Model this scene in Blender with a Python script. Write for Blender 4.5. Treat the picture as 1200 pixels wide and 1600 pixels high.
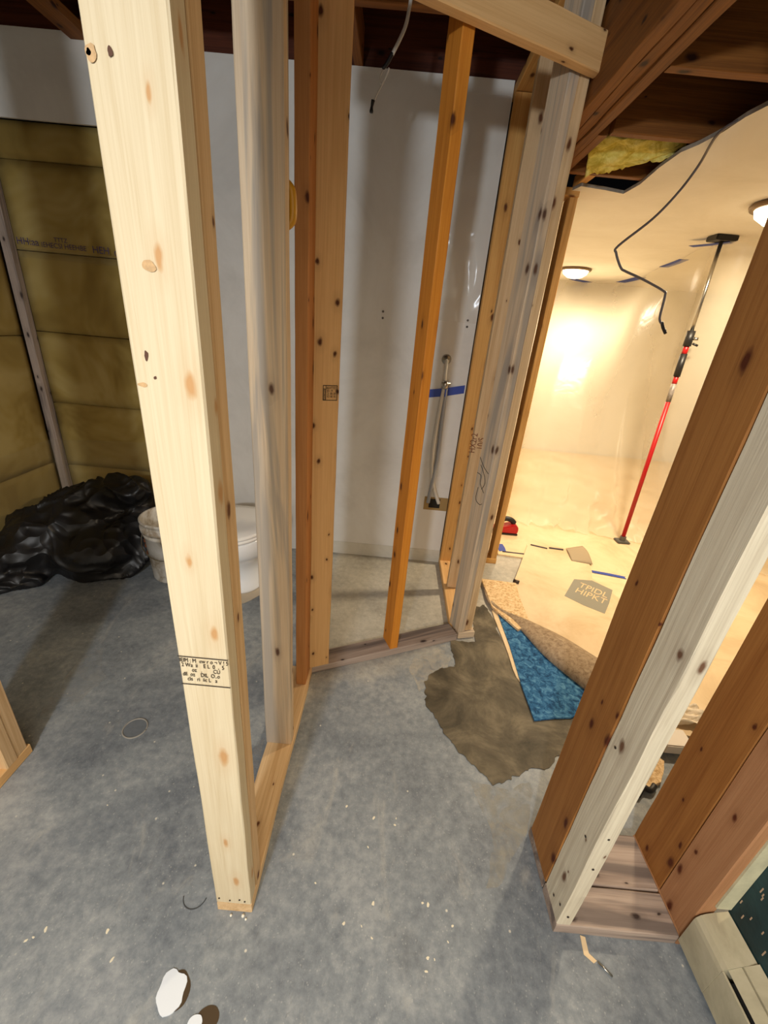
import bpy, bmesh, math, random
from mathutils import Vector, Matrix, noise

scene = bpy.context.scene
for o in list(bpy.data.objects):
    bpy.data.objects.remove(o)

# ------------------------------------------------------------------ camera
FPX = 650.0
EYE = Vector((0.0, 0.0, 1.42))
nad = Vector((-133.0, 1435.0, FPX)).normalized()          # world down seen in camera axes (x right, y down, z forward)
k = math.hypot(133.0, 1435.0)
fwd = Vector((133.0 / k * FPX * FPX / k, -1435.0 / k * FPX * FPX / k, FPX)).normalized()
xax = fwd.cross(-nad)
if xax.x < 0: xax = -xax
right = Vector((xax.x, fwd.x, -nad.x)); down = Vector((xax.y, fwd.y, -nad.y)); front = Vector((xax.z, fwd.z, -nad.z))
camd = bpy.data.cameras.new('camera')
camd.sensor_fit = 'VERTICAL'; camd.sensor_height = 36.0; camd.lens = FPX / 1600.0 * 36.0
camd.clip_start = 0.02
cam = bpy.data.objects.new('camera', camd)
scene.collection.objects.link(cam)
m = Matrix((right, -down, -front)).transposed().to_4x4(); m.translation = EYE
cam.matrix_world = m
scene.camera = cam

# ------------------------------------------------------------------ world, lamps, exposure
w = bpy.data.worlds.new('world'); scene.world = w; w.use_nodes = True
w.node_tree.nodes['Background'].inputs[0].default_value = (0.75, 0.85, 1.0, 1)
w.node_tree.nodes['Background'].inputs[1].default_value = 0.05

def point(name, loc, power, col, radius):
    l = bpy.data.lights.new(name, 'POINT'); l.energy = power; l.color = col; l.shadow_soft_size = radius
    o = bpy.data.objects.new(name, l); o.location = loc; scene.collection.objects.link(o); return o

COOL_W, WARM_W, WARM_FAR_W = 114.0, 40.0, 25.0
point('work_light', (-0.49, -1.35, 1.78), COOL_W, (0.84, 0.92, 1.0), 0.07)
def disk(name, loc, power, col, size):
    l = bpy.data.lights.new(name, 'AREA'); l.shape = 'DISK'; l.size = size; l.energy = power; l.color = col
    o = bpy.data.objects.new(name, l); o.location = loc; scene.collection.objects.link(o); return o
disk('room_light_near', (1.70, 2.36, 1.972), WARM_W, (1.0, 0.83, 0.58), 0.16)
disk('room_light_far', (1.65, 4.75, 1.972), WARM_FAR_W, (1.0, 0.83, 0.60), 0.16)
fill = bpy.data.lights.new('warm_fill', 'AREA'); fill.energy = 84; fill.color = (1.0, 0.84, 0.62); fill.size = 2.4  # broad unseen warm fill, added to lift the shadows; no real fixture
fo = bpy.data.objects.new('warm_fill', fill); fo.location = (0.1, -1.5, 1.98); scene.collection.objects.link(fo)

scene.view_settings.view_transform = 'Standard'; scene.view_settings.look = 'None'
scene.view_settings.exposure = 0.12; scene.view_settings.gamma = 1.0; scene.view_settings.use_curve_mapping = False

# ------------------------------------------------------------------ helpers
random.seed(7)
def lin(c):
    return tuple(((v / 255) / 12.92 if v / 255 <= 0.04045 else ((v / 255 + 0.055) / 1.055) ** 2.4) for v in c)

def newmat(name):
    mt = bpy.data.materials.new(name); mt.use_nodes = True
    nt = mt.node_tree; b = nt.nodes['Principled BSDF']; return mt, nt, b

def N(nt, typ, **kw):
    n = nt.nodes.new(typ)
    for a, v in kw.items(): setattr(n, a, v)
    return n

def ramp(nt, fac, stops):
    r = N(nt, 'ShaderNodeValToRGB'); e = r.color_ramp.elements
    while len(e) < len(stops): e.new(0.5)
    for i, (p, c) in enumerate(stops):
        e[i].position = p; e[i].color = (*c[:3], 1)
    nt.links.new(fac, r.inputs[0]); return r.outputs[0]

def mix(nt, fac, a, b, mode='MIX'):
    n = N(nt, 'ShaderNodeMix', data_type='RGBA', blend_type=mode)
    for sock, v in ((n.inputs[0], fac), (n.inputs[6], a), (n.inputs[7], b)):
        if hasattr(v, 'is_linked') or isinstance(v, bpy.types.NodeSocket): nt.links.new(v, sock)
        elif isinstance(v, (int, float)): sock.default_value = v
        else: sock.default_value = (*v[:3], 1)
    return n.outputs[2]

def mth(nt, op, a, b=None, clamp=False):
    n = N(nt, 'ShaderNodeMath', operation=op); n.use_clamp = clamp
    for i, v in enumerate((a, b)):
        if v is None: continue
        if isinstance(v, (int, float)): n.inputs[i].default_value = v
        else: nt.links.new(v, n.inputs[i])
    return n.outputs[0]

def coords(nt, scale=(1, 1, 1), rnd=True, loc=(0, 0, 0)):
    tc = N(nt, 'ShaderNodeTexCoord'); v = tc.outputs['Object']
    if rnd:
        oi = N(nt, 'ShaderNodeObjectInfo'); mm = mth(nt, 'MULTIPLY', oi.outputs['Random'], 37.0)
        cmb = N(nt, 'ShaderNodeCombineXYZ')
        for i in range(3): nt.links.new(mm, cmb.inputs[i])
        ad = N(nt, 'ShaderNodeVectorMath', operation='ADD'); nt.links.new(v, ad.inputs[0]); nt.links.new(cmb.outputs[0], ad.inputs[1]); v = ad.outputs[0]
    mp = N(nt, 'ShaderNodeMapping'); mp.inputs['Scale'].default_value = scale; mp.inputs['Location'].default_value = loc
    nt.links.new(v, mp.inputs[0]); return mp.outputs[0]

def tnoise(nt, vec, scale=1, detail=4, rough=0.6, dist=0):
    n = N(nt, 'ShaderNodeTexNoise'); n.inputs['Scale'].default_value = scale; n.inputs['Detail'].default_value = detail
    n.inputs['Roughness'].default_value = rough; n.inputs['Distortion'].default_value = dist
    nt.links.new(vec, n.inputs['Vector']); return n.outputs['Fac']

def bump(nt, b, h, strength=0.2, dist=0.002):
    n = N(nt, 'ShaderNodeBump'); n.inputs['Strength'].default_value = strength; n.inputs['Distance'].default_value = dist
    nt.links.new(h, n.inputs['Height']); nt.links.new(n.outputs[0], b.inputs['Normal'])

def wood(name, light, dark, stain=None, stain_amt=0.0, knots=True, kcol=(88, 48, 22), rough=0.65, contrast=1.0, kd=3.0, ks=0.45):
    """Sawn softwood: long grain lines, slow colour drift, knots, optional blue or brown stain."""
    mt, nt, b = newmat(name)
    L, D = lin(light), lin(dark)
    grain = tnoise(nt, coords(nt, (230, 230, 3.2)), 1, 4, 0.6, 0.8)
    broad = tnoise(nt, coords(nt, (22, 22, 0.9)), 1, 4, 0.6, 1.6)
    f = mth(nt, 'ADD', mth(nt, 'MULTIPLY', grain, 0.45), mth(nt, 'MULTIPLY', broad, 0.55))
    c = ramp(nt, f, [(0.5 - 0.14 / contrast, D), (0.5 + 0.02, tuple((2 * L[i] + D[i]) / 3 for i in range(3))), (0.5 + 0.12 / contrast, L)])
    if stain:
        s = ramp(nt, tnoise(nt, coords(nt, (18, 18, 0.9), loc=(3, 1, 5)), 1, 3, 0.6, 1.2), [(0.48, (0, 0, 0)), (0.62, (1, 1, 1))])
        sv = mth(nt, 'MULTIPLY', s, stain_amt); c = mix(nt, sv, c, lin(stain))
    if knots:
        # knots run through the board, so they are laid out on (across, along) only
        sp = N(nt, 'ShaderNodeSeparateXYZ'); nt.links.new(coords(nt, (1, 1, 1)), sp.inputs[0])
        cb = N(nt, 'ShaderNodeCombineXYZ')
        nt.links.new(mth(nt, 'MULTIPLY', mth(nt, 'ADD', sp.outputs[0], sp.outputs[1]), 13.0), cb.inputs[0])
        nt.links.new(mth(nt, 'MULTIPLY', sp.outputs[2], kd * 2.1), cb.inputs[1])
        vo = N(nt, 'ShaderNodeTexVoronoi', voronoi_dimensions='2D'); vo.inputs['Scale'].default_value = 1.0
        wob = N(nt, 'ShaderNodeVectorMath', operation='ADD'); nz = N(nt, 'ShaderNodeTexNoise'); nz.inputs['Scale'].default_value = 60
        nt.links.new(coords(nt, (1, 1, 0.6)), nz.inputs['Vector']); sc_ = N(nt, 'ShaderNodeVectorMath', operation='SCALE'); sc_.inputs['Scale'].default_value = 0.10
        nt.links.new(nz.outputs['Color'], sc_.inputs[0]); nt.links.new(cb.outputs[0], wob.inputs[0]); nt.links.new(sc_.outputs[0], wob.inputs[1])
        nt.links.new(wob.outputs[0], vo.inputs['Vector'])
        sep = N(nt, 'ShaderNodeSeparateColor'); nt.links.new(vo.outputs['Color'], sep.inputs[0])
        big = mth(nt, 'ADD', mth(nt, 'MULTIPLY', sep.outputs[1], 1.6), 0.5)
        dd = mth(nt, 'DIVIDE', vo.outputs['Distance'], big)
        kk = ramp(nt, dd, [(0.030, (1, 1, 1)), (0.055, (0.55, 0.55, 0.55)), (0.075, (0.16, 0.16, 0.16)), (0.2, (0, 0, 0))])
        sel = mth(nt, 'GREATER_THAN', sep.outputs[0], ks)
        c = mix(nt, mth(nt, 'MULTIPLY', kk, sel), c, lin(kcol))
    nt.links.new(c, b.inputs['Base Color'])
    b.inputs['Roughness'].default_value = rough
    b.inputs['Specular IOR Level'].default_value = 0.25
    bump(nt, b, grain, 0.35, 0.0012)
    return mt

def plain(name, col, rough=0.5, metal=0.0, var=0.0, vscale=8, spec=0.5, bmp=0.0, bscale=60):
    mt, nt, b = newmat(name); c = lin(col)
    if var:
        d = tuple(v * (1 - var) for v in c)
        nt.links.new(ramp(nt, tnoise(nt, coords(nt), vscale, 4, 0.6), [(0.35, d), (0.65, c)]), b.inputs['Base Color'])
    else: b.inputs['Base Color'].default_value = (*c, 1)
    b.inputs['Roughness'].default_value = rough; b.inputs['Metallic'].default_value = metal
    b.inputs['Specular IOR Level'].default_value = spec
    if bmp: bump(nt, b, tnoise(nt, coords(nt), bscale, 3, 0.6), bmp, 0.003)
    return mt

def link(name, me, mt=None, parent=None):
    o = bpy.data.objects.new(name, me); scene.collection.objects.link(o)
    if mt is not None: me.materials.append(mt)
    if parent is not None: o.parent = parent
    return o

def tag(o, label=None, cat=None, group=None, kind=None):
    if label: o['label'] = label
    if cat: o['category'] = cat
    if group: o['group'] = group
    if kind: o['kind'] = kind
    return o

def bm_obj(name, bm, mt, parent=None, smooth=False):
    me = bpy.data.meshes.new(name); bm.normal_update(); bm.to_mesh(me); bm.free()
    if smooth:
        for p in me.polygons: p.use_smooth = True
    return link(name, me, mt, parent)

def add_box(bm, lo, hi, bev=0.0):
    vs = [bm.verts.new((x, y, z)) for x in (lo[0], hi[0]) for y in (lo[1], hi[1]) for z in (lo[2], hi[2])]
    fs = [(0, 1, 3, 2), (4, 6, 7, 5), (0, 4, 5, 1), (2, 3, 7, 6), (0, 2, 6, 4), (1, 5, 7, 3)]
    faces = [bm.faces.new([vs[i] for i in f]) for f in fs]
    if bev:
        es = {e for f in faces for e in f.edges}
        bmesh.ops.bevel(bm, geom=list(es), offset=bev, segments=2, affect='EDGES')

def box(name, lo, hi, mt, parent=None, bev=0.0):
    bm = bmesh.new(); add_box(bm, lo, hi, bev); return bm_obj(name, bm, mt, parent)

def tube_mesh(bm, pts, r, seg=10, cap=True):
    pts = [Vector(p) for p in pts]; rings = []
    up = Vector((0, 0, 1)); prev = None
    for i, p in enumerate(pts):
        t = (pts[min(i + 1, len(pts) - 1)] - pts[max(i - 1, 0)]).normalized()
        if prev is None:
            a = t.cross(up) if abs(t.dot(up)) < 0.95 else t.cross(Vector((1, 0, 0)))
        else: a = prev - t * prev.dot(t)
        a.normalize(); prev = a; bb = t.cross(a)
        rr = r[i] if isinstance(r, (list, tuple)) else r
        rings.append([bm.verts.new(p + (a * math.cos(2 * math.pi * j / seg) + bb * math.sin(2 * math.pi * j / seg)) * rr) for j in range(seg)])
    for i in range(len(rings) - 1):
        for j in range(seg):
            bm.faces.new((rings[i][j], rings[i][(j + 1) % seg], rings[i + 1][(j + 1) % seg], rings[i + 1][j]))
    if cap: bm.faces.new(rings[0][::-1]); bm.faces.new(rings[-1])

def tube(name, pts, r, mt, parent=None, seg=10):
    bm = bmesh.new(); tube_mesh(bm, pts, r, seg); return bm_obj(name, bm, mt, parent, True)

def spline(pts, n=8):
    P = [Vector(p) for p in pts]; out = []
    for i in range(len(P) - 1):
        p0, p1, p2, p3 = P[max(i - 1, 0)], P[i], P[i + 1], P[min(i + 2, len(P) - 1)]
        for s in range(n):
            t = s / n
            out.append(0.5 * ((2 * p1) + (p2 - p0) * t + (2 * p0 - 5 * p1 + 4 * p2 - p3) * t * t + (3 * p1 - p0 - 3 * p2 + p3) * t ** 3))
    out.append(P[-1]); return out

def lathe(bm, prof, seg=40, c=(0, 0, 0), sx=1.0, sy=1.0):
    rings = []
    for r, z in prof:
        rings.append([bm.verts.new((c[0] + r * sx * math.cos(2 * math.pi * j / seg), c[1] + r * sy * math.sin(2 * math.pi * j / seg), c[2] + z)) for j in range(seg)])
    for i in range(len(rings) - 1):
        for j in range(seg):
            bm.faces.new((rings[i][j], rings[i][(j + 1) % seg], rings[i + 1][(j + 1) % seg], rings[i + 1][j]))
    return rings

def board(name, size, lo, axis, mt, label, cat, group=None, rotz=0.0, pivot=None, jit=0.0007, seed=0, chamfer=0.0025, bottom_trim=0.0):
    """A piece of lumber. size = extents along world x, y, z before rotz; lo = its lower corner; its length runs along axis.
    The mesh is made with its length on local z so that the grain follows the board."""
    perm = {'z': (0, 1, 2), 'x': (1, 2, 0), 'y': (2, 0, 1)}[axis]     # local x, y, z -> world axis index
    W, Dp, Ln = size[perm[0]], size[perm[1]], size[perm[2]]
    rnd = random.Random(seed + int(abs(lo[0] * 977 + lo[1] * 613 + lo[2] * 331) * 10))
    n = max(4, int(Ln / 0.06)); bm = bmesh.new(); c = chamfer
    sec = [(c, 0), (W - c, 0), (W, c), (W, Dp - c), (W - c, Dp), (c, Dp), (0, Dp - c), (0, c)]
    off = rnd.uniform(0, 100); rings = []
    for i in range(n + 1):
        z = Ln * i / n; ring = []
        for j, (x, y) in enumerate(sec):
            jx = (noise.noise(Vector((off + j // 2 * 3.1, z * 6, 1.3)))) * jit * 2.2
            jy = (noise.noise(Vector((off + 40 + j // 2 * 3.1, z * 6, 7.7)))) * jit * 2.2
            ring.append(bm.verts.new((x + jx, y + jy, z)))
        rings.append(ring)
    for i in range(n):
        for j in range(8):
            bm.faces.new((rings[i][j], rings[i][(j + 1) % 8], rings[i + 1][(j + 1) % 8], rings[i + 1][j]))
    bm.faces.new(rings[0][::-1]); bm.faces.new(rings[-1])
    o = bm_obj(name, bm, mt)
    cols = [Vector((0, 0, 0)) for _ in range(3)]
    for i in range(3): cols[i][perm[i]] = 1.0
    R = Matrix(cols).transposed().to_4x4(); R.translation = Vector(lo)
    if rotz:
        pv = Vector(pivot or lo)
        R = Matrix.Translation(pv) @ Matrix.Rotation(rotz, 4, 'Z') @ Matrix.Translation(-pv) @ R
    o.matrix_world = R
    tag(o, label, cat, group); return o

def child_world(o, parent):
    """Parent o while keeping its world place."""
    o.parent = parent; o.matrix_parent_inverse = parent.matrix_world.inverted(); return o

def text_mesh(name, s, size, mt, mw, parent, ext=0.0002, sx=1.0):
    cu = bpy.data.curves.new(name, 'FONT'); cu.body = s; cu.size = size; cu.extrude = ext; cu.space_line = 0.85
    t = bpy.data.objects.new('t', cu); scene.collection.objects.link(t)
    dg = bpy.context.evaluated_depsgraph_get(); me = bpy.data.meshes.new_from_object(t.evaluated_get(dg))
    bpy.data.objects.remove(t); me.name = name; me.transform(Matrix.Diagonal((sx, 1, 1, 1)))
    me.materials.clear(); o = link(name, me, mt); o.matrix_world = mw; child_world(o, parent); return o

def frame_mat(origin, xdir, updir):
    x = Vector(xdir).normalized(); y = Vector(updir).normalized(); z = x.cross(y)
    M = Matrix((x, y, z)).transposed().to_4x4(); M.translation = Vector(origin); return M

def poly_slab(name, pts, z0, z1, mt, parent=None, bev=0.0, sub=0):
    bm = bmesh.new(); a = [bm.verts.new((p[0], p[1], z0)) for p in pts]; b = [bm.verts.new((p[0], p[1], z1)) for p in pts]
    n = len(pts); bm.faces.new(b); bm.faces.new(a[::-1])
    for i in range(n): bm.faces.new((a[i], a[(i + 1) % n], b[(i + 1) % n], b[i]))
    bmesh.ops.recalc_face_normals(bm, faces=bm.faces)
    return bm_obj(name, bm, mt, parent)

def rough_outline(pts, n=7, amp=0.01, seed=1):
    out = []; P = [Vector(p) for p in pts]
    for i in range(len(P)):
        a, b = P[i], P[(i + 1) % len(P)]
        for s in range(n):
            q = a.lerp(b, s / n); f = 9.0
            q = q + Vector((noise.noise(Vector((q.x * f, q.y * f, seed))), noise.noise(Vector((q.x * f, q.y * f, seed + 9))))) * amp * 2
            q = q + Vector((noise.noise(Vector((q.x * 45, q.y * 45, seed))), noise.noise(Vector((q.x * 45, q.y * 45, seed + 5))))) * amp * 0.9
            out.append((q.x, q.y))
    return out

# ------------------------------------------------------------------ materials
M_pale = wood('pale_spruce', (218, 203, 172), (198, 178, 142), contrast=0.8, kcol=(192, 148, 100), kd=2.4)
M_spruce = wood('spruce', (222, 190, 146), (194, 156, 110), kcol=(96, 56, 30), ks=0.6)
M_grey = wood('blue_stained_spruce', (214, 190, 158), (192, 166, 136), stain=(152, 144, 134), stain_amt=0.75, kcol=(90, 64, 50), ks=0.72)
M_amber = wood('amber_fir', (212, 138, 48), (184, 108, 30), kcol=(80, 38, 12), contrast=0.8)
M_orange = wood('orange_fir', (196, 136, 80), (170, 110, 58), kcol=(80, 38, 16), contrast=0.8)
M_gold = wood('golden_pine', (222, 170, 98), (192, 134, 66), kcol=(96, 52, 20))
M_tan = wood('tan_pine', (228, 184, 126), (210, 162, 104), kcol=(80, 42, 18), kd=4.0)
M_brown = wood('brown_fir', (164, 112, 58), (134, 84, 38), kcol=(78, 34, 14), contrast=0.9)
M_red = wood('reddish_fir', (176, 130, 92), (154, 106, 70), kcol=(84, 38, 18), contrast=0.8)
M_white = wood('whitewashed_pine', (222, 212, 188), (190, 176, 152), kcol=(110, 80, 60))
M_joist = wood('old_joist', (140, 88, 36), (98, 56, 22), kcol=(50, 24, 12))
M_joist_dark = wood('dark_joist', (96, 48, 28), (62, 28, 16), kcol=(30, 12, 8))
M_subfloor = wood('subfloor_plank', (74, 40, 24), (50, 26, 16))
M_dirty = wood('dusty_plate', (176, 158, 144), (140, 122, 110), stain=(100, 90, 86), stain_amt=0.8, kcol=(60, 48, 44))
M_ink = plain('black_ink', (46, 38, 32), 0.8)
M_ink_brown = plain('brown_ink', (120, 62, 30), 0.8)
M_purple = plain('purple_print', (66, 54, 92), 0.8)
M_metal = plain('brushed_metal', (180, 178, 172), 0.28, 1.0)
M_dark = plain('black_plastic', (26, 24, 24), 0.45)
M_red_p = plain('red_paint', (176, 18, 22), 0.4)
M_porcelain = plain('porcelain', (238, 240, 242), 0.12, spec=0.6)
M_seat = plain('white_seat_plastic', (240, 238, 234), 0.25)
M_tape = plain('blue_tape', (52, 74, 160), 0.6)
M_nail = plain('nail_steel', (70, 62, 56), 0.4, 0.8)
M_cable_w = plain('white_cable', (205, 200, 190), 0.45)
M_cable_g = plain('grey_cable', (92, 84, 82), 0.5)

def concrete():
    mt, nt, b = newmat('painted_concrete')
    v = coords(nt, (1, 1, 1), rnd=False)
    n1 = tnoise(nt, v, 2.2, 5, 0.6, 0.4); n2 = tnoise(nt, v, 34, 5, 0.7)
    f = mth(nt, 'ADD', mth(nt, 'MULTIPLY', n1, 0.6), mth(nt, 'MULTIPLY', n2, 0.4))
    blue = ramp(nt, f, [(0.36, lin((98, 104, 112))), (0.5, lin((130, 136, 141))), (0.64, lin((164, 167, 168)))])
    bare = ramp(nt, f, [(0.36, lin((150, 145, 134))), (0.5, lin((176, 170, 157))), (0.64, lin((198, 192, 178)))])
    # bare concrete inside the closet and in the right-hand room, blue-grey paint elsewhere
    sp = N(nt, 'ShaderNodeSeparateXYZ'); nt.links.new(v, sp.inputs[0])
    wob = mth(nt, 'MULTIPLY', mth(nt, 'SUBTRACT', tnoise(nt, v, 4.5, 6, 0.7), 0.5), 0.7)
    def step(val, lo, hi):
        mr = N(nt, 'ShaderNodeMapRange'); mr.inputs[1].default_value = lo; mr.inputs[2].default_value = hi; nt.links.new(val, mr.inputs[0]); return mr.outputs[0]
    ydiag = mth(nt, 'ADD', mth(nt, 'SUBTRACT', sp.outputs[1], mth(nt, 'MULTIPLY', sp.outputs[0], 0.45)), wob)
    my = step(ydiag, 1.30, 1.62); mx = step(mth(nt, 'ADD', sp.outputs[0], mth(nt, 'MULTIPLY', wob, 0.1)), -0.33, -0.26)
    mask = mth(nt, 'MULTIPLY', my, mx)
    c = mix(nt, mask, blue, bare)
    # rubbed light scuffs
    sc = ramp(nt, tnoise(nt, coords(nt, (1.0, 0.5, 1), rnd=False, loc=(2, 5, 0)), 5.5, 7, 0.72, 1.5), [(0.58, (0, 0, 0)), (0.74, (1, 1, 1))])
    c = mix(nt, mth(nt, 'MULTIPLY', sc, 0.45), c, lin((186, 182, 172)))
    dk = ramp(nt, tnoise(nt, coords(nt, (1, 1, 1), rnd=False, loc=(8, 1, 0)), 3.1, 5, 0.65, 0.8), [(0.60, (0, 0, 0)), (0.74, (1, 1, 1))])
    c = mix(nt, mth(nt, 'MULTIPLY', dk, 0.35), c, lin((92, 92, 92)))
    # plaster specks and fine streaks
    vo = N(nt, 'ShaderNodeTexVoronoi'); vo.inputs['Scale'].default_value = 30; nt.links.new(v, vo.inputs['Vector'])
    s2 = N(nt, 'ShaderNodeSeparateColor'); nt.links.new(vo.outputs['Color'], s2.inputs[0])
    near = ramp(nt, vo.outputs['Distance'], [(0.06, (1, 1, 1)), (0.12, (0, 0, 0))])
    sel = mth(nt, 'GREATER_THAN', s2.outputs[0], 0.86)
    c = mix(nt, mth(nt, 'MULTIPLY', mth(nt, 'MULTIPLY', near, sel), 0.75), c, lin((220, 214, 198)))
    vo2 = N(nt, 'ShaderNodeTexVoronoi'); vo2.inputs['Scale'].default_value = 95; nt.links.new(v, vo2.inputs['Vector'])
    near2 = ramp(nt, vo2.outputs['Distance'], [(0.10, (1, 1, 1)), (0.22, (0, 0, 0))])
    s3 = N(nt, 'ShaderNodeSeparateColor'); nt.links.new(vo2.outputs['Color'], s3.inputs[0])
    c = mix(nt, mth(nt, 'MULTIPLY', mth(nt, 'MULTIPLY', near2, mth(nt, 'GREATER_THAN', s3.outputs[1], 0.55)), 0.35), c, lin((190, 190, 186)))
    nt.links.new(c, b.inputs['Base Color'])
    b.inputs['Roughness'].default_value = 0.5; b.inputs['Specular IOR Level'].default_value = 0.35
    fl = ramp(nt, tnoise(nt, coords(nt, (1, 0.45, 1), rnd=False, loc=(4, 4, 0)), 120, 3, 0.7, 2.5), [(0.60, (0, 0, 0)), (0.68, (1, 1, 1))])
    c = mix(nt, mth(nt, 'MULTIPLY', fl, 0.30), c, lin((186, 186, 180)))
    fd = ramp(nt, tnoise(nt, coords(nt, (1, 0.6, 1), rnd=False, loc=(9, 2, 0)), 85, 4, 0.7, 2.0), [(0.60, (0, 0, 0)), (0.70, (1, 1, 1))])
    c = mix(nt, mth(nt, 'MULTIPLY', fd, 0.35), c, lin((84, 86, 88)))
    nt.links.new(c, b.inputs['Base Color'])
    bump(nt, b, n2, 0.25, 0.002)
    return mt
M_conc = concrete()

def mottled(name, c0, c1, c2, scale, rough=0.8, bmp=0.3, det=5, bd=0.003):
    mt, nt, b = newmat(name); v = coords(nt, rnd=False); n = tnoise(nt, v, scale, det, 0.68, 0.6)
    nt.links.new(ramp(nt, n, [(0.36, lin(c0)), (0.5, lin(c1)), (0.66, lin(c2))]), b.inputs['Base Color'])
    b.inputs['Roughness'].default_value = rough; b.inputs['Specular IOR Level'].default_value = 0.3
    bump(nt, b, tnoise(nt, v, scale * 6, 4, 0.7), bmp, bd); return mt
M_cement = mottled('grey_brown_cement', (64, 57, 44), (92, 83, 66), (128, 116, 94), 5, 0.6, 0.8, det=12)
M_drywall = mottled('drywall', (212, 207, 199), (221, 216, 208), (227, 223, 216), 2.0, 0.75, 0.08)
M_ceil = mottled('ceiling_drywall', (232, 226, 212), (237, 231, 218), (241, 236, 224), 2.0, 0.8, 0.08)
M_gypsum_edge = plain('gypsum_edge', (170, 162, 148), 0.9, var=0.3, vscale=30)
M_base = mottled('primed_band', (196, 190, 176), (206, 200, 186), (214, 208, 196), 4, 0.7, 0.1)
M_osb = mottled('strand_board', (188, 148, 100), (226, 192, 144), (240, 214, 172), 70, 0.8, 0.4)
M_paper = mottled('floor_paper', (212, 184, 144), (224, 198, 160), (232, 208, 170), 3, 0.7, 0.15)
M_ply = mottled('plywood', (218, 190, 150), (230, 204, 164), (238, 214, 178), 2.5, 0.7, 0.1)
M_blue = mottled('blue_carpet_backing', (24, 62, 100), (50, 104, 150), (96, 150, 188), 38, 0.95, 0.9)
M_jute = mottled('jute_backing', (140, 118, 94), (164, 142, 116), (184, 162, 134), 55, 0.95, 0.8)
M_foil = plain('grey_print', (140, 136, 122), 0.6)
M_teal = mottled('chipped_teal_paint', (18, 38, 42), (26, 52, 56), (34, 66, 70), 7, 0.45, 0.3)
M_heater = mottled('beige_enamel', (160, 152, 128), (176, 168, 142), (188, 180, 156), 5, 0.4, 0.1)
M_insul = mottled('glass_wool', (136, 112, 56), (160, 136, 74), (176, 154, 96), 2.6, 0.95, 0.25, det=3, bd=0.004)
M_insul_y = mottled('yellow_glass_wool', (190, 170, 60), (226, 210, 104), (244, 234, 150), 16, 0.9, 0.5, bd=0.01)
M_found = plain('foundation', (90, 84, 76), 0.9, var=0.3)

def film(name, col, alpha, rough=0.12, spec=0.8):
    mt, nt, b = newmat(name)
    out = nt.nodes['Material Output']; tr = N(nt, 'ShaderNodeBsdfTransparent'); mx = N(nt, 'ShaderNodeMixShader')
    b.inputs['Base Color'].default_value = (*lin(col), 1); b.inputs['Roughness'].default_value = rough
    b.inputs['Specular IOR Level'].default_value = spec
    mx.inputs[0].default_value = alpha
    nt.links.new(tr.outputs[0], mx.inputs[1]); nt.links.new(b.outputs[0], mx.inputs[2]); nt.links.new(mx.outputs[0], out.inputs[0])
    h = tnoise(nt, coords(nt, (1, 1, 1), rnd=False), 5, 2, 0.5, 0.8); bump(nt, b, h, 0.5, 0.012)
    return mt
M_poly = film('vapour_barrier', (190, 176, 140), 0.10, 0.18)
M_film = film('clear_film', (250, 240, 214), 0.30, 0.26, 0.18)
M_haze = film('wall_film', (226, 222, 212), 0.16, 0.15, 0.9)

def struct(o): o['kind'] = 'structure'; return o

# ------------------------------------------------------------------ setting
YB = 2.42           # closet and bathroom back wall
ZC = 2.067          # underside of the right-hand drywall ceiling
ZJ = 2.42           # underside of the open joists over bathroom and closet
bm = bmesh.new(); add_box(bm, (-2.7, -3.2, -0.1), (4.4, 6.0, 0.0)); struct(bm_obj('floor', bm, M_conc))

# back wall: white board, with the insulated bay to the left
XI = -1.12
bm = bmesh.new()
add_box(bm, (XI, YB, 0.0), (0.392, YB + 0.013, 2.42)); add_box(bm, (-2.2, YB, 2.135), (XI, YB + 0.013, 2.445))
wb = struct(bm_obj('wall_back', bm, M_drywall))
bm = bmesh.new(); add_box(bm, (-2.7, 2.57, 0), (0.74, 2.67, 2.66)); struct(bm_obj('wall_foundation', bm, M_found))
bm = bmesh.new(); add_box(bm, (-2.4, -3.2, 0), (-2.2, 2.57, 2.66)); struct(bm_obj('wall_left', bm, M_found))
bm = bmesh.new(); add_box(bm, (-2.2, -3.2, 0), (4.4, -3.1, 2.66)); struct(bm_obj('wall_rear', bm, M_drywall))
box('baseboard_back', (-0.33, YB - 0.003, 0.0), (0.392, YB - 0.0002, 0.088), M_base)
struct(bpy.data.objects['baseboard_back'])
bm = bmesh.new(); add_box(bm, (0.66, 5.72, 0), (4.4, 5.82, ZC)); struct(bm_obj('wall_far', bm, M_ceil))
bm = bmesh.new(); add_box(bm, (4.3, -3.1, 0), (4.4, 5.72, 2.66)); struct(bm_obj('wall_right', bm, M_ceil))
bm = bmesh.new(); add_box(bm, (0.66, 2.67, 0), (0.745, 5.72, ZC)); struct(bm_obj('wall_partition', bm, M_ceil))
# teal wall with the heater in front of it
bm = bmesh.new(); add_box(bm, (0.932, -3.1, 0), (1.02, 0.562, 2.07)); struct(bm_obj('wall_teal', bm, M_teal))
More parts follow.
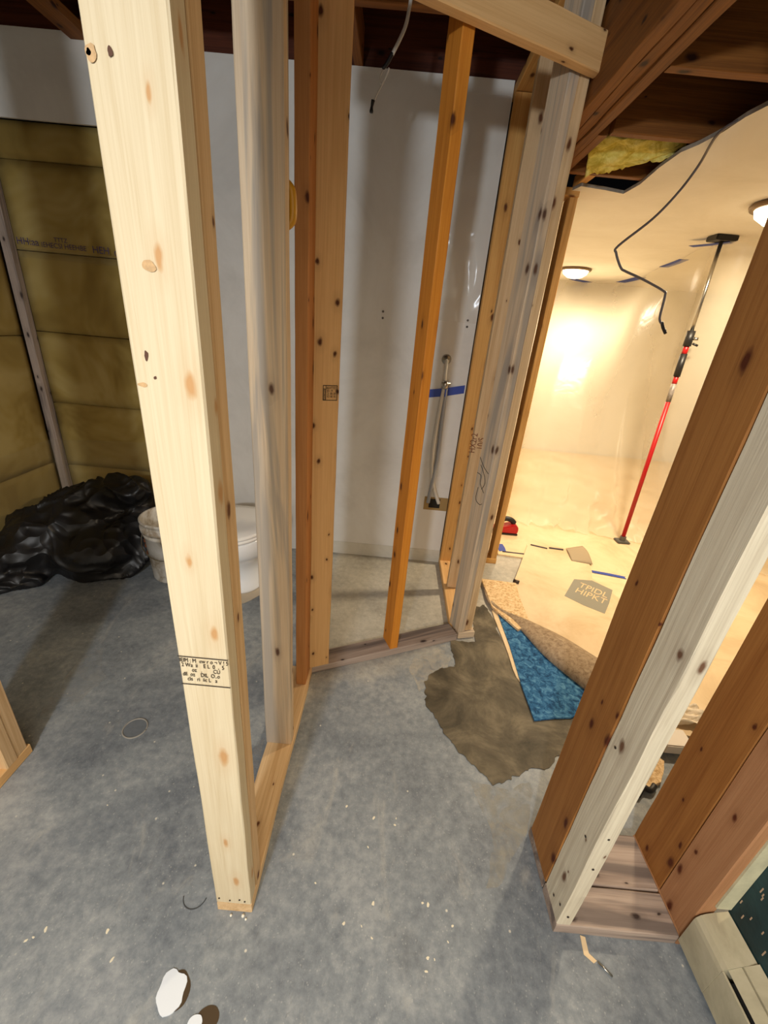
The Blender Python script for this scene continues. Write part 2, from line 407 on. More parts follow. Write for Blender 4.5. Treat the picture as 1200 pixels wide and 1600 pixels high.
# drywall ceiling of the right-hand room, torn back to ragged cut edges
cut = [(0.761, 2.382), (0.880, 2.405), (0.981, 2.434), (0.983, 2.288), (0.952, 2.085), (0.941, 1.928), (0.958, 1.855), (0.967, 1.749), (0.961, 1.647), (0.969, 1.575)]
cp = [(x, y) for x, y in cut] + [(1.0, 1.1), (1.02, 0.57), (1.02, -3.1), (4.3, -3.1), (4.3, 5.72), (0.745, 5.72), (0.745, 2.46)]
bm = bmesh.new(); a = [bm.verts.new((p[0], p[1], ZC)) for p in cp]; b2 = [bm.verts.new((p[0], p[1], ZC + 0.013)) for p in cp]
bm.faces.new(a[::-1]); bm.faces.new(b2)
for i in range(len(cp)):
    f = bm.faces.new((a[i], a[(i + 1) % len(cp)], b2[(i + 1) % len(cp)], b2[i])); f.material_index = 1
bmesh.ops.recalc_face_normals(bm, faces=bm.faces)
cl = struct(bm_obj('ceiling', bm, M_ceil)); cl.data.materials.append(M_gypsum_edge)
bm = bmesh.new(); add_box(bm, (-2.4, -3.2, 2.66), (4.4, 6.0, 2.69)); struct(bm_obj('ceiling_subfloor', bm, M_subfloor))

# ------------------------------------------------------------------ overhead framing
ST, WD = 0.038, 0.089
JH = 0.235
board('ceiling_joist', (2.66, ST, 0.235), (-2.2, 2.014, ZJ), 'x', M_joist, 'old brown ceiling joist running across the top of the closet behind the hanging white cable', 'joist')
board('ceiling_joist', (2.66, ST, 0.235), (-2.2, 1.604, ZJ), 'x', M_joist, 'old brown ceiling joist crossing over the diagonal closet wall', 'joist')
board('ceiling_joist', (2.66, ST, 0.235), (-2.2, 1.20, ZJ), 'x', M_joist, 'old brown ceiling joist crossing over the stained stud', 'joist')
board('rim_joist', (2.66, ST, 0.235), (-2.2, YB + 0.02, ZJ + 0.002), 'x', M_joist_dark, 'dark reddish rim joist above the white back wall', 'joist')
board('wall_plate', (2.30, 0.10, 0.03), (-2.2, YB + 0.014, ZJ - 0.032), 'x', M_joist, 'thin dark wood plate between white back wall and rim joist', 'plate')
board('blocking', (ST, 0.365, 0.12), (-0.305, 2.053, ZJ), 'y', M_joist, 'short wooden block between joists beside the tan stud top', 'block')
board('blocking', (0.09, 0.365, ST), (-1.535, 2.053, ZJ), 'y', M_joist, 'short slanting wooden block at the top left corner above the white wall strip', 'block')
# closet side wall top plate
board('top_plate', (WD, 0.78, ST), (0.395, 1.70, 2.372), 'y', M_gold, 'top plate over the closet side wall, running back from the header end', 'plate')
# three-ply beam
bn = ['inner left ply of the tripled ceiling beam, next to the closet corner post', 'middle ply of the tripled ceiling beam over the doorway', 'right ply of the tripled ceiling beam where the joists land']
for i in range(3):
    board('beam_ply', (ST - 0.002, 4.4 if i else 4.5, 0.235), (0.508 + i * 0.0385, -1.9, 2.08 + (0.0, 0.003, -0.002)[i]), 'y', (M_joist, M_joist, M_joist)[i], bn[i], 'beam', seed=i * 31, jit=0.0015)
board('beam_ply', (0.036, 0.55, 0.2), (0.624, 1.90, 2.083), 'y', M_joist, 'short wood ledger against the right side of the tripled beam', 'beam')
board('ledger_board', (0.034, 1.46, 0.19), (0.626, 0.0, 2.125), 'y', M_dirty, 'weathered grey board beside the tripled beam at the top right', 'board')
jl = ['ceiling joist nearest the camera in the open ceiling at the top right', 'ceiling joist just in front of the yellow insulation', 'ceiling joist behind the yellow insulation by the doorway']
for i, y in enumerate((1.472, 1.862, 2.262)):
    board('ceiling_joist', (3.6, ST - 0.003, 0.2), (0.662 if i else 0.628, y, 2.082), 'x', M_joist, jl[i], 'joist', seed=i * 7, jit=0.0012)
board('ceiling_joist', (3.6, ST, 0.2), (0.662, 1.06, 2.082), 'x', M_joist, 'ceiling joist above the top right edge of the view, beside the brown post', 'joist')
board('blocking', (0.038, 0.18, 0.045), (0.748, 2.285, 2.081), 'y', M_gold, 'small tan block at the torn ceiling corner above the doorway stud', 'block')

# ------------------------------------------------------------------ left partition (runs away from the camera)
GL = 'studs of the open left partition'
PX0 = -0.336
board('bottom_plate', (WD, 0.81, ST), (PX0, 0.547, 0.0), 'y', M_spruce, 'bottom plate of the left partition between the pale post and the stained stud', 'plate', jit=0.0016)
A1 = board('wall_stud', (WD, ST, 2.35), (PX0, 0.547, ST), 'z', M_pale, 'bright pale spruce stud nearest the camera with a black mill stamp low on it', 'stud', seed=3)
A2 = board('wall_stud', (WD, ST, 2.35), (PX0 + 0.001, 0.5865, ST), 'z', M_spruce, 'second stud doubled right behind the bright stamped stud', 'stud', seed=5)
board('wall_stud', (WD, ST, 2.35), (-0.341, 0.995, ST), 'z', M_grey, 'blue-grey stained stud, second stud of the left partition', 'stud', seed=9)
board('wall_stud', (ST, WD, 2.35), (-0.296, 1.262, ST), 'z', M_orange, 'dark orange stud tucked between the stained stud and the tan stud', 'stud', seed=11)
# diagonal closet front
ANG = math.radians(24.5)
ca, sa = math.cos(ANG), math.sin(ANG)
D0 = Vector((-0.262, 1.352, 0))
DL = 0.752
def dg(u, v, z=0): return Vector((D0.x + u * ca - v * sa, D0.y + u * sa + v * ca, z))
board('bottom_plate', (DL, WD, ST), (D0.x, D0.y, 0.0), 'x', M_dirty, 'slanted bottom plate across the closet front on the floor', 'plate', rotz=ANG, pivot=D0, jit=0.001)
Dst = board('wall_stud', (WD, ST, 2.35), (D0.x, D0.y, ST), 'z', M_tan, 'wide tan stud with a small square stamp at the left end of the closet front', 'stud', rotz=ANG, pivot=D0, seed=13)
e0 = dg(0.386, 0.002)
board('wall_stud', (ST, WD, 2.35), (e0.x, e0.y, ST), 'z', M_amber, 'slim dark orange stud standing alone in the middle of the closet front', 'stud', rotz=ANG, pivot=e0, seed=17)
f0 = Vector((0.429, 1.678, 0))
board('wall_stud', (ST, WD, 2.33), (f0.x, f0.y, ST), 'z', M_grey, 'grey-sided stud of the closet corner post with faint black stamp', 'stud', rotz=ANG, pivot=f0, seed=19)
FG = bpy.context.scene.objects[-1]
f1 = f0 + Vector((ca * 0.039, sa * 0.039, 0))
board('wall_stud', (ST, WD, 2.33), (f1.x, f1.y, ST + 0.002), 'z', M_spruce, 'right stud of the closet corner post, chipped at the foot', 'stud', rotz=math.radians(20), pivot=f1, seed=23)
board('bottom_plate', (0.088, WD, ST), (f0.x, f0.y - 0.004, 0.0), 'x', M_grey, 'short plate offcut under the closet corner post', 'plate', rotz=math.radians(14), pivot=f0)
# header across the diagonal
hd = Vector((math.cos(math.radians(25.5)), math.sin(math.radians(25.5)), 0))
h0 = Vector((0.518, 1.664, 2.14)) - hd * 0.95
hdr = board('header_board', (0.95, 0.036, 0.089), (h0.x, h0.y, 2.14), 'x', M_tan, 'tan header board on edge crossing the tops of the closet front studs', 'header', rotz=math.radians(25.5), pivot=h0, seed=29, jit=0.001)

# closet side wall
board('bottom_plate', (WD, 0.66, ST), (0.394, 1.755, 0.0), 'y', M_tan, 'bottom plate of the closet side wall running back to the white wall', 'plate')
board('wall_stud', (WD, ST, 2.33), (0.397, 2.378, ST), 'z', M_gold, 'golden stud at the back of the closet side wall against the white wall', 'stud', seed=31)
peach = board('wall_stud', (WD, ST, 2.31), (0.412, 2.07, ST + 0.004), 'z', M_spruce, 'peach stud with brown printing between the golden stud and the corner post', 'stud', seed=37)
# doorway stud of the right-hand room
board('bottom_plate', (0.19, WD, ST), (0.598, 2.463, 0.0), 'x', M_gold, 'plate end under the doorway stud of the lit room', 'plate')
board('wall_stud', (ST, WD, 2.006), (0.748, 2.465, ST), 'z', M_gold, 'tan doorway stud right of the closet corner post, edge of the lit room', 'stud', seed=41)
board('top_plate', (0.125, WD, 0.036), (0.66, 2.452, 2.044), 'x', M_gold, 'short top plate block over the doorway stud', 'plate')

# ------------------------------------------------------------------ right-hand chase
board('bottom_plate', (0.32, 0.092, ST), (0.546, 0.563, 0.0), 'x', M_dirty, 'front floor plate of the chase with a warm patch of light on it', 'plate', jit=0.001, seed=2)
board('bottom_plate', (0.32, 0.137, ST), (0.546, 0.66, -0.0), 'x', M_dirty, 'rear floor plate of the chase behind the seam', 'plate', jit=0.001, seed=4)
RW = board('wall_stud', (ST, 0.088, 2.04), (0.546, 0.565, ST), 'z', M_white, 'pale whitish stud at the front left corner of the chase', 'stud', seed=43, jit=0.0012)
board('wall_stud', (ST, 0.138, 2.04), (0.5455, 0.6555, ST), 'z', M_brown, 'wide brown stud behind the whitish stud of the chase', 'stud', seed=47)
board('wall_stud', (ST, 0.098, 2.04), (0.87, 0.564, ST), 'z', M_red, 'pinkish brown stud beside the heater end and teal wall', 'stud', seed=53)
board('wall_stud', (ST, 0.138, 2.04), (0.871, 0.664, ST), 'z', M_brown, 'reddish brown wide stud on the far side of the chase', 'stud', seed=59)
board('bottom_plate', (0.062, 0.237, ST), (0.868, 0.563, 0.0), 'y', M_red, 'narrow floor plate under the two brown studs by the heater', 'plate')
box_ = box('drywall_strip', (0.895, 0.5585, 0.195), (0.931, 0.5635, 2.05), plain('pale_green_board', (196, 192, 160), 0.8, var=0.2, vscale=25))
tag(box_, 'narrow pale board edge between brown stud and teal wall', 'drywall')

# partition stub at the left edge of the frame
board('bottom_plate', (WD, 0.62, ST), (-1.202, 0.29, 0.0), 'y', M_tan, 'bottom plate of the low left stub wall at the left frame edge', 'plate')
board('wall_stud', (WD, ST, 2.35), (-1.202, 0.862, ST), 'z', M_spruce, 'cut-off looking stud at the left frame edge beside the floor shadows', 'stud', seed=61)
board('wall_stud', (WD, ST, 2.35), (-1.201, 0.823, ST), 'z', M_spruce, 'front one of the paired studs at the left frame edge', 'stud', seed=62)
board('wall_stud', (WD, ST, 2.35), (-1.293, 0.823, ST), 'z', M_spruce, 'stud left of the paired studs, just past the left frame edge', 'stud', seed=63)

# nails, knots and stamps on the boards
def nail(p, d, parent, l=0.012, r=0.0018, head=0.004, name='nail'):
    p = Vector(p); d = Vector(d).normalized(); bm = bmesh.new()
    tube_mesh(bm, [p, p + d * l], r, 8); tube_mesh(bm, [p + d * l, p + d * (l + 0.0015)], head, 10)
    o = bm_obj(name, bm, M_nail); child_world(o, parent); return o
bpy.context.view_layer.update()
for x in (-0.327, -0.30, -0.275, -0.262): nail((x, 0.5475, 0.052 + 0.006 * ((x * 1000) % 2)), (0, -1, 0), A1, 0.0005, 0.0012, 0.0022)
for y, z in ((0.61, 0.075), (0.58, 0.10), (0.60, 0.36), (0.63, 0.63)): nail((0.5462, y, z), (-1, 0, 0), RW, 0.0008, 0.0015, 0.003)
for z in (0.08, 0.30, 0.42): nail((0.565, 0.5655, z), (0, -1, 0), RW, 0.0008, 0.0015, 0.003)
def knot(x, z, rx, rz, col, seed):
    bm = bmesh.new(); n = 14; vs = []
    for i in range(n):
        a = 2 * math.pi * i / n; q = 1 + 0.5 * noise.noise(Vector((math.cos(a), math.sin(a), seed)))
        vs.append(bm.verts.new((x + rx * q * math.cos(a), 0.5462, z + rz * q * math.sin(a))))
    bm.faces.new(vs); o = bm_obj('knot', bm, col); child_world(o, A1)
M_k1, M_k2 = plain('dark_knot', (84, 50, 30), 0.7), plain('pale_knot', (206, 168, 120), 0.7, var=0.25, vscale=160)
for i, (x, z, rx, rz, c_) in enumerate([(-0.3285, 1.637, 0.0055, 0.007, 2), (-0.3305, 1.638, 0.0025, 0.003, 1), (-0.316, 1.358, 0.0025, 0.0065, 1), (-0.3265, 1.322, 0.0065, 0.003, 2), (-0.3085, 1.332, 0.002, 0.002, 1), (-0.298, 1.458, 0.008, 0.006, 2), (-0.309, 1.640, 0.0025, 0.004, 1), (-0.309, 1.71, 0.003, 0.006, 1)]):
    knot(x, z, rx, rz, M_k1 if c_ == 1 else M_k2, i)
stampA = frame_mat((-0.334, 0.5455, 0.846), (1, 0, 0), (0, 0, 1))
text_mesh('mill_stamp', 'IEIM : M  \u00abw r o \u00ac V ! 5\n 2 Wa  ii    E L  0  ,  5\n        oz   .        CU\n dll  oz    DIL  O..o\n    cIs   ri  iic L   a', 0.0128, M_ink, frame_mat((-0.334, 0.5453, 0.851), (1, 0, 0), (0, 0, 1)), A1, sx=0.70)
for z0, z1 in ((0.8625, 0.8640), (0.7975, 0.7990)):
    bm = bmesh.new(); add_box(bm, (-0.3355, 0.5448, z0), (-0.2475, 0.5456, z1)); o = bm_obj('stamp_line', bm, M_ink); child_world(o, A1)
mD = frame_mat(dg(0.034, -0.0013, 1.178), (ca, sa, 0), (0, 0, 1))
bm = bmesh.new()
for lo, hi in (((0, 0, 0), (0.048, 0.002, 0.0004)), ((0, 0.046, 0), (0.048, 0.048, 0.0004)), ((0, 0, 0), (0.002, 0.048, 0.0004)), ((0.046, 0, 0), (0.048, 0.048, 0.0004)), ((0.009, 0, 0), (0.0105, 0.048, 0.0004))): add_box(bm, lo, hi)
o = bm_obj('stamp_frame', bm, M_ink); o.matrix_world = mD; child_world(o, Dst)
text_mesh('grade_stamp', 'BEHTTE7\n 83 19\n 21 80 09\n E2 BE 0S', 0.0105, M_ink, mD @ Matrix.Translation((0.0115, 0.036, 0)), Dst, sx=0.78)
text_mesh('grade_stamp', '02080208', 0.0095, M_ink, mD @ Matrix.Translation((0.0088, 0.002, 0)) @ Matrix.Rotation(math.pi / 2, 4, 'Z'), Dst, sx=0.95)
text_mesh('brown_print', 'HX2r2\n  10/S', 0.045, M_ink_brown, frame_mat((0.43, 2.0685, 0.86), (0, 0, 1), (-1, 0, 0)), peach, sx=0.8)
fgm = Matrix.Translation(f0) @ Matrix.Rotation(ANG, 4, 'Z')
for pts in ([(-0.001, 0.085, 0.93), (-0.001, 0.05, 0.90), (-0.001, 0.01, 0.88)], [(-0.001, 0.085, 0.86), (-0.001, 0.055, 0.855), (-0.001, 0.05, 0.82), (-0.001, 0.015, 0.79)], [(-0.001, 0.06, 0.80), (-0.001, 0.062, 0.745), (-0.001, 0.03, 0.73), (-0.001, 0.012, 0.74)], [(-0.001, 0.07, 0.90), (-0.001, 0.03, 0.86), (-0.001, 0.02, 0.83), (-0.001, 0.035, 0.80)]):
    o = tube('marker_stroke', [fgm @ Vector(p) for p in spline(pts, 5)], 0.0012, M_ink, seg=6); child_world(o, FG)

# ------------------------------------------------------------------ closet back wall fittings
vp = bpy.data.objects.new('water_valve', None); vp.location = (0.262, YB, 1.27); scene.collection.objects.link(vp)
tag(vp, 'chrome shut-off valve with grey supply pipes taped to the white closet wall', 'valve')
bpy.context.view_layer.update()
def vpart(o): child_world(o, vp); return o
bm = bmesh.new(); rr = lathe(bm, [(0.0, 0), (0.024, 0), (0.026, 0.004), (0.018, 0.010), (0.010, 0.012), (0.010, 0.03), (0.0, 0.03)], 24)
o = bm_obj('escutcheon', bm, M_metal, smooth=True); o.matrix_world = Matrix.Translation((0.262, YB, 1.272)) @ Matrix.Rotation(math.pi / 2, 4, 'X'); vpart(o)
vpart(tube('riser', [(0.262, YB - 0.03, 1.272), (0.263, YB - 0.034, 1.20), (0.268, YB - 0.034, 1.145)], 0.010, M_cable_w, seg=12))
vpart(tube('valve_body', [(0.268, YB - 0.036, 1.165), (0.27, YB - 0.036, 1.15), (0.272, YB - 0.036, 1.135), (0.272, YB - 0.036, 1.12)], [0.012, 0.022, 0.020, 0.013], M_metal, seg=12))
vpart(tube('handle', [(0.25, YB - 0.04, 1.152), (0.298, YB - 0.04, 1.150)], 0.008, M_metal, seg=10))
vpart(tube('supply_pipe', spline([(0.268, YB - 0.03, 1.13), (0.258, YB - 0.025, 0.95), (0.255, YB - 0.03, 0.75), (0.275, YB - 0.03, 0.58), (0.335, YB - 0.02, 0.43)], 8), 0.0115, M_cable_w, seg=10))
vpart(tube('supply_pipe', spline([(0.278, YB - 0.03, 1.13), (0.282, YB - 0.025, 0.90), (0.285, YB - 0.03, 0.72), (0.275, YB - 0.035, 0.57), (0.268, YB - 0.02, 0.43)], 8), 0.0115, plain('grey_pipe', (150, 154, 162), 0.35), seg=10))
bm = bmesh.new()
bt = [Vector((0.185, YB - 0.002, 1.083)), Vector((0.262, YB - 0.014, 1.098)), Vector((0.276, YB - 0.046, 1.102)), Vector((0.30, YB - 0.014, 1.106)), Vector((0.385, YB - 0.002, 1.124))]
lo_ = [bm.verts.new(p - Vector((0, 0, 0.022))) for p in bt]; hi_ = [bm.verts.new(p + Vector((0, 0, 0.022))) for p in bt]
for i in range(4): bm.faces.new((lo_[i], lo_[i + 1], hi_[i + 1], hi_[i]))
o = bm_obj('tape', bm, M_tape); sm = o.modifiers.new('t', 'SOLIDIFY'); sm.thickness = 0.001; vpart(o)
ob = bpy.data.objects.new('outlet_cutout', None); ob.location = (0.30, YB, 0.41); scene.collection.objects.link(ob)
tag(ob, 'tan square cut-out with a dark hole low on the white closet wall', 'cutout'); bpy.context.view_layer.update()
bm = bmesh.new()
for lo, hi in (((0.245, YB - 0.004, 0.375), (0.275, YB, 0.462)), ((0.345, YB - 0.004, 0.375), (0.392, YB, 0.462)), ((0.275, YB - 0.004, 0.375), (0.345, YB, 0.39)), ((0.275, YB - 0.004, 0.452), (0.345, YB, 0.462))): add_box(bm, lo, hi)
child_world(bm_obj('cardboard_frame', bm, plain('tan_board', (160, 132, 84), 0.9)), ob)
child_world(box('dark_opening', (0.275, YB - 0.0012, 0.39), (0.345, YB - 0.0002, 0.452), plain('dark_recess', (34, 28, 22), 0.9)), ob)
for nm, x, z in (('left', -0.102, 1.46), ('right', 0.345, 1.455)):
    o = bm_obj('screw_pair', (lambda bm: (tube_mesh(bm, [(x, YB + 0.001, z + 0.017), (x, YB - 0.004, z + 0.017)], 0.006, 8), tube_mesh(bm, [(x + 0.001, YB + 0.001, z - 0.014), (x + 0.001, YB - 0.004, z - 0.014)], 0.006, 8), bm)[2])(bmesh.new()), M_nail)
    tag(o, 'pair of dark screw holes on the white closet wall, %s one' % nm, 'screw')

# hanging cables
c1 = bpy.data.objects.new('cable', None); c1.location = (-0.04, 1.75, 2.42); scene.collection.objects.link(c1)
tag(c1, 'white electrical cable hanging from the ceiling into the closet with stripped end', 'cable'); bpy.context.view_layer.update()
child_world(tube('sheath', spline([(-0.045, 1.75, 2.50), (-0.055, 1.75, 2.36), (-0.063, 1.750, 2.284), (-0.073, 1.750, 2.236), (-0.105, 1.750, 2.176)], 6), 0.0055, M_cable_w), c1)
child_world(tube('sheath_end', spline([(-0.105, 1.750, 2.179), (-0.117, 1.750, 2.158), (-0.132, 1.750, 2.141)], 5), [0.0062] * 6 + [0.0058] * 4 + [0.005], M_dark), c1)
child_world(tube('wire', spline([(-0.117, 1.750, 2.154), (-0.138, 1.750, 2.125), (-0.133, 1.750, 2.105), (-0.120, 1.750, 2.124), (-0.112, 1.750, 2.145)], 6), 0.0028, M_cable_w), c1)
child_world(tube('wire', spline([(-0.123, 1.750, 2.116), (-0.140, 1.750, 2.089), (-0.152, 1.750, 2.065)], 6), 0.0022, M_cable_w), c1)
child_world(tube('wire_cap', spline([(-0.156, 1.750, 2.065), (-0.159, 1.750, 2.050), (-0.160, 1.750, 2.034)], 3), [0.0062, 0.0055, 0.005, 0.0042, 0.005, 0.0062, 0.0055], M_dark), c1)
c2 = bpy.data.objects.new('cable', None); c2.location = (1.0, 1.9, 2.06); scene.collection.objects.link(c2)
tag(c2, 'long grey cable bending down from the torn ceiling edge over the lit room', 'cable'); bpy.context.view_layer.update()
g = [(1.151, 1.900, 2.204), (1.034, 1.900, 2.108), (1.003, 1.900, 2.027), (0.961, 1.900, 1.945), (0.897, 1.900, 1.859), (0.798, 1.900, 1.765), (0.798, 1.900, 1.740), (0.830, 1.900, 1.695), (0.853, 1.900, 1.684), (0.923, 1.900, 1.664), (1.018, 1.900, 1.631), (1.032, 1.900, 1.614), (1.039, 1.900, 1.536), (1.055, 1.900, 1.514)]
g[0] = (0.975, 1.672, 2.078); g[1] = (0.951, 1.746, 2.060)
child_world(tube('sheath', spline(g, 6), 0.0045, M_cable_g), c2)
child_world(tube('wire_end', spline([(1.053, 1.900, 1.521), (1.065, 1.900, 1.501), (1.083, 1.900, 1.480)], 4), 0.006, M_dark), c2)
child_world(tube('wire_end', [(1.060, 1.900, 1.500), (1.081, 1.900, 1.492)], 0.003, M_dark), c2)
o = tube('cable_tie', spline([(-0.262, 1.044, 1.665), (-0.250, 1.044, 1.65), (-0.249, 1.044, 1.605), (-0.262, 1.044, 1.59)], 6), 0.009, plain('yellow_plastic', (196, 140, 20), 0.45))
tag(o, 'yellow plastic loop peeking out between the stained stud and the orange stud', 'cable')

# ------------------------------------------------------------------ insulation, left
def batt(name, x0, x1, z0, z1, y, axis, label, mt=M_insul, pf=0.012):
    bm = bmesh.new(); nx, nz = max(6, int((x1 - x0) / 0.05)), max(4, int((z1 - z0) / 0.04)); g = []
    for i in range(nx + 1):
        col = []
        for j in range(nz + 1):
            u, v = i / nx, j / nz; x = x0 + (x1 - x0) * u; z = z0 + (z1 - z0) * v
            e = min(1, 9 * min(u, 1 - u)) * min(1, 7 * min(v, 1 - v))
            d = pf * math.sqrt(max(e, 0)) + 0.010 * noise.noise(Vector((x * 4, z * 4, y * 3))) * e
            col.append(bm.verts.new((x, y - d, z) if axis == 'x' else (y + d, x, z)))
        g.append(col)
    for i in range(nx):
        for j in range(nz): bm.faces.new((g[i][j], g[i + 1][j], g[i + 1][j + 1], g[i][j + 1]))
    rim = [g[i][0] for i in range(nx)] + [g[nx][j] for j in range(nz)] + [g[i][nz] for i in range(nx, 0, -1)] + [g[0][j] for j in range(nz, 0, -1)]
    off_ = Vector((0, 0.08, 0)) if axis == 'x' else Vector((-0.08, 0, 0))
    bk_ = [bm.verts.new(v.co + off_) for v in rim]; n_ = len(rim)
    for i in range(n_): bm.faces.new((rim[i], rim[(i + 1) % n_], bk_[(i + 1) % n_], bk_[i]))
    bm.faces.new(bk_)
    bmesh.ops.recalc_face_normals(bm, faces=bm.faces)
    o = bm_obj(name, bm, mt, smooth=True)
    tag(o, label, 'insulation'); return o
bz = [(0.02, 0.44), (0.445, 0.828), (0.833, 1.218), (1.223, 1.605), (1.61, 1.985), (1.99, 2.134)]
bl = ['lowest tier, behind the black plastic', 'second tier up, just over the black plastic', 'third tier up', 'fourth tier, under the purple print', 'fifth tier, above the purple print', 'topmost narrow strip under the white board']
for (z0, z1), t in zip(bz, bl):
    batt('insulation_batt', -2.018, XI - 0.003, z0, z1, 2.448, 'x', 'back wall insulation left of the pale post, ' + t)
lz = [(0.02, 0.46), (0.465, 1.19), (1.195, 1.75), (1.755, 2.4)]
ll = ['low piece beside the black plastic', 'middle piece under the seam', 'piece above the seam at the frame edge', 'topmost piece near the ceiling']
for (z0, z1), t in zip(lz, ll):
    batt('insulation_batt', 0.6, 2.43, z0, z1, -2.078, 'y', 'left side wall insulation, ' + t)
board('wall_stud', (0.045, 0.04, 2.35), (-2.063, 2.408, 0.0), 'z', M_dirty, 'dusty stud in the corner between the two insulated walls', 'stud', seed=71)
def sheet(name, P, nu, nv, mt, parent=None, thick=0.0):
    bm = bmesh.new(); g = [[bm.verts.new(P(i / nu, j / nv)) for j in range(nv + 1)] for i in range(nu + 1)]
    for i in range(nu):
        for j in range(nv): bm.faces.new((g[i][j], g[i + 1][j], g[i + 1][j + 1], g[i][j + 1]))
    o = bm_obj(name, bm, mt, parent, True)
    if thick: s = o.modifiers.new('s', 'SOLIDIFY'); s.thickness = thick
    return o
def polyP(u, v):
    s = u * 2.75; z = 0.03 + v * (0.60 + 0.02 * math.sin(u * 9))
    sag = 0.018 * math.sin(v * math.pi) * (1 + 0.4 * math.sin(u * 11)) + 0.006 * noise.noise(Vector((u * 9, v * 7, 0)))
    ridge = 0.012 * math.exp(-((v - 0.72 + 0.03 * math.sin(u * 8)) / 0.02) ** 2)
    d = 0.012 + sag + ridge
    if s < 1.75: x, y = -2.055 + d, 0.63 + s
    else: x, y = -2.03 + (s - 1.75), 2.40 - d
    return (x, y, z)
o = sheet('vapour_barrier', polyP, 110, 40, M_poly); tag(o, 'clear plastic vapour barrier band along the foot of the insulated walls', 'plastic sheet')
o = sheet('vapour_barrier', lambda u, v: (-1.99 + u * 0.87, 2.425 - 0.004 * math.sin(v * 3.1) - 0.002 * math.sin(u * 20), 1.575 + v * 0.045 - 0.006 * u), 30, 3, M_poly)
tag(o, 'clear plastic seam strip with purple print across the insulated back wall', 'plastic sheet')
pr = o; bpy.context.view_layer.update()
for s, x, z, sz in (('HH:aa', -1.985, 1.632, 0.045), ('TTTZ', -1.79, 1.655, 0.028), ('IEHECSI HEEHBE', -1.86, 1.628, 0.032), ('HEH', -1.60, 1.622, 0.045), ('CEa', -1.49, 1.616, 0.036)):
    text_mesh('purple_print', s, sz, M_purple, frame_mat((x, 2.417, z), (1, 0, -0.01), (0, 0, 1)), pr)

o = sheet('wall_film', lambda u, v: (0.10 + 0.285 * u, 2.405 - 0.010 * abs(noise.noise(Vector((u * 4, v * 5, 2)))) - 0.006 * math.sin(u * 7 + v * 5) ** 2, 1.46 + 0.90 * v), 30, 60, M_haze)
tag(o, 'clear plastic film hanging over the top right part of the white closet wall', 'plastic sheet')
# ------------------------------------------------------------------ black plastic heap
def heap(name, blobs, voxel, amp, mt, label, cat, seed=0):
    bm = bmesh.new()
    for c, r, rz, tilt in blobs:
        mtx = Matrix.Translation(c) @ Matrix.Rotation(rz, 4, 'Z') @ Matrix.Rotation(tilt, 4, 'Y') @ Matrix.Diagonal((*r, 1))
        bmesh.ops.create_icosphere(bm, subdivisions=4, radius=1, matrix=mtx)
    o = bm_obj(name, bm, mt, smooth=True)
    r_ = o.modifiers.new('r', 'REMESH'); r_.mode = 'VOXEL'; r_.voxel_size = voxel
    s_ = o.modifiers.new('s', 'SMOOTH'); s_.iterations = 6
    me = bpy.data.meshes.new_from_object(o.evaluated_get(bpy.context.evaluated_depsgraph_get())); o.modifiers.clear(); o.data = me
    me.update()
    new = []
    for v in me.vertices:
        p = v.co.copy(); q = p + Vector((seed, 0, 0)); w_ = Vector((noise.noise(q * 2.2), noise.noise(q * 2.2 + Vector((9, 0, 0))), noise.noise(q * 2.2 + Vector((0, 9, 0)))))
        a = Vector((q.x * 1.4 + q.z * 1.2, q.y * 3.2 - q.x * 0.8, q.z * 2.2)) * 1.05 + w_ * 0.9
        rd = (1 - abs(noise.noise(a)) * 2.6) ** 2 * 0.60 + (1 - abs(noise.noise(a * 2.4 + Vector((5, 5, 5)))) * 2.2) * 0.28
        new.append(p + v.normal * (rd - 0.45) * amp)
    for v, p in zip(me.vertices, new):
        v.co = (max(p.x, -2.03), min(p.y, 2.37), max(p.z, 0.003))
    for p in me.polygons: p.use_smooth = True
    tag(o, label, cat); return o
mt, nt, b = newmat('black_poly'); b.inputs['Base Color'].default_value = (*lin((24, 23, 24)), 1); b.inputs['Roughness'].default_value = 0.42; b.inputs['Specular IOR Level'].default_value = 0.4
vo_ = N(nt, 'ShaderNodeTexVoronoi', feature='F1'); vo_.inputs['Scale'].default_value = 9.0
dv = N(nt, 'ShaderNodeVectorMath', operation='ADD'); nz_ = N(nt, 'ShaderNodeTexNoise'); nz_.inputs['Scale'].default_value = 3.5; nt.links.new(coords(nt, (1, 1, 1)), nz_.inputs['Vector'])
sc_ = N(nt, 'ShaderNodeVectorMath', operation='SCALE'); sc_.inputs['Scale'].default_value = 0.5; nt.links.new(nz_.outputs['Color'], sc_.inputs[0])
nt.links.new(coords(nt, (0.6, 1.3, 1)), dv.inputs[0]); nt.links.new(sc_.outputs[0], dv.inputs[1]); nt.links.new(dv.outputs[0], vo_.inputs['Vector'])
bump(nt, b, vo_.outputs['Distance'], 0.55, 0.05)
M_blackpoly = mt
V = Vector
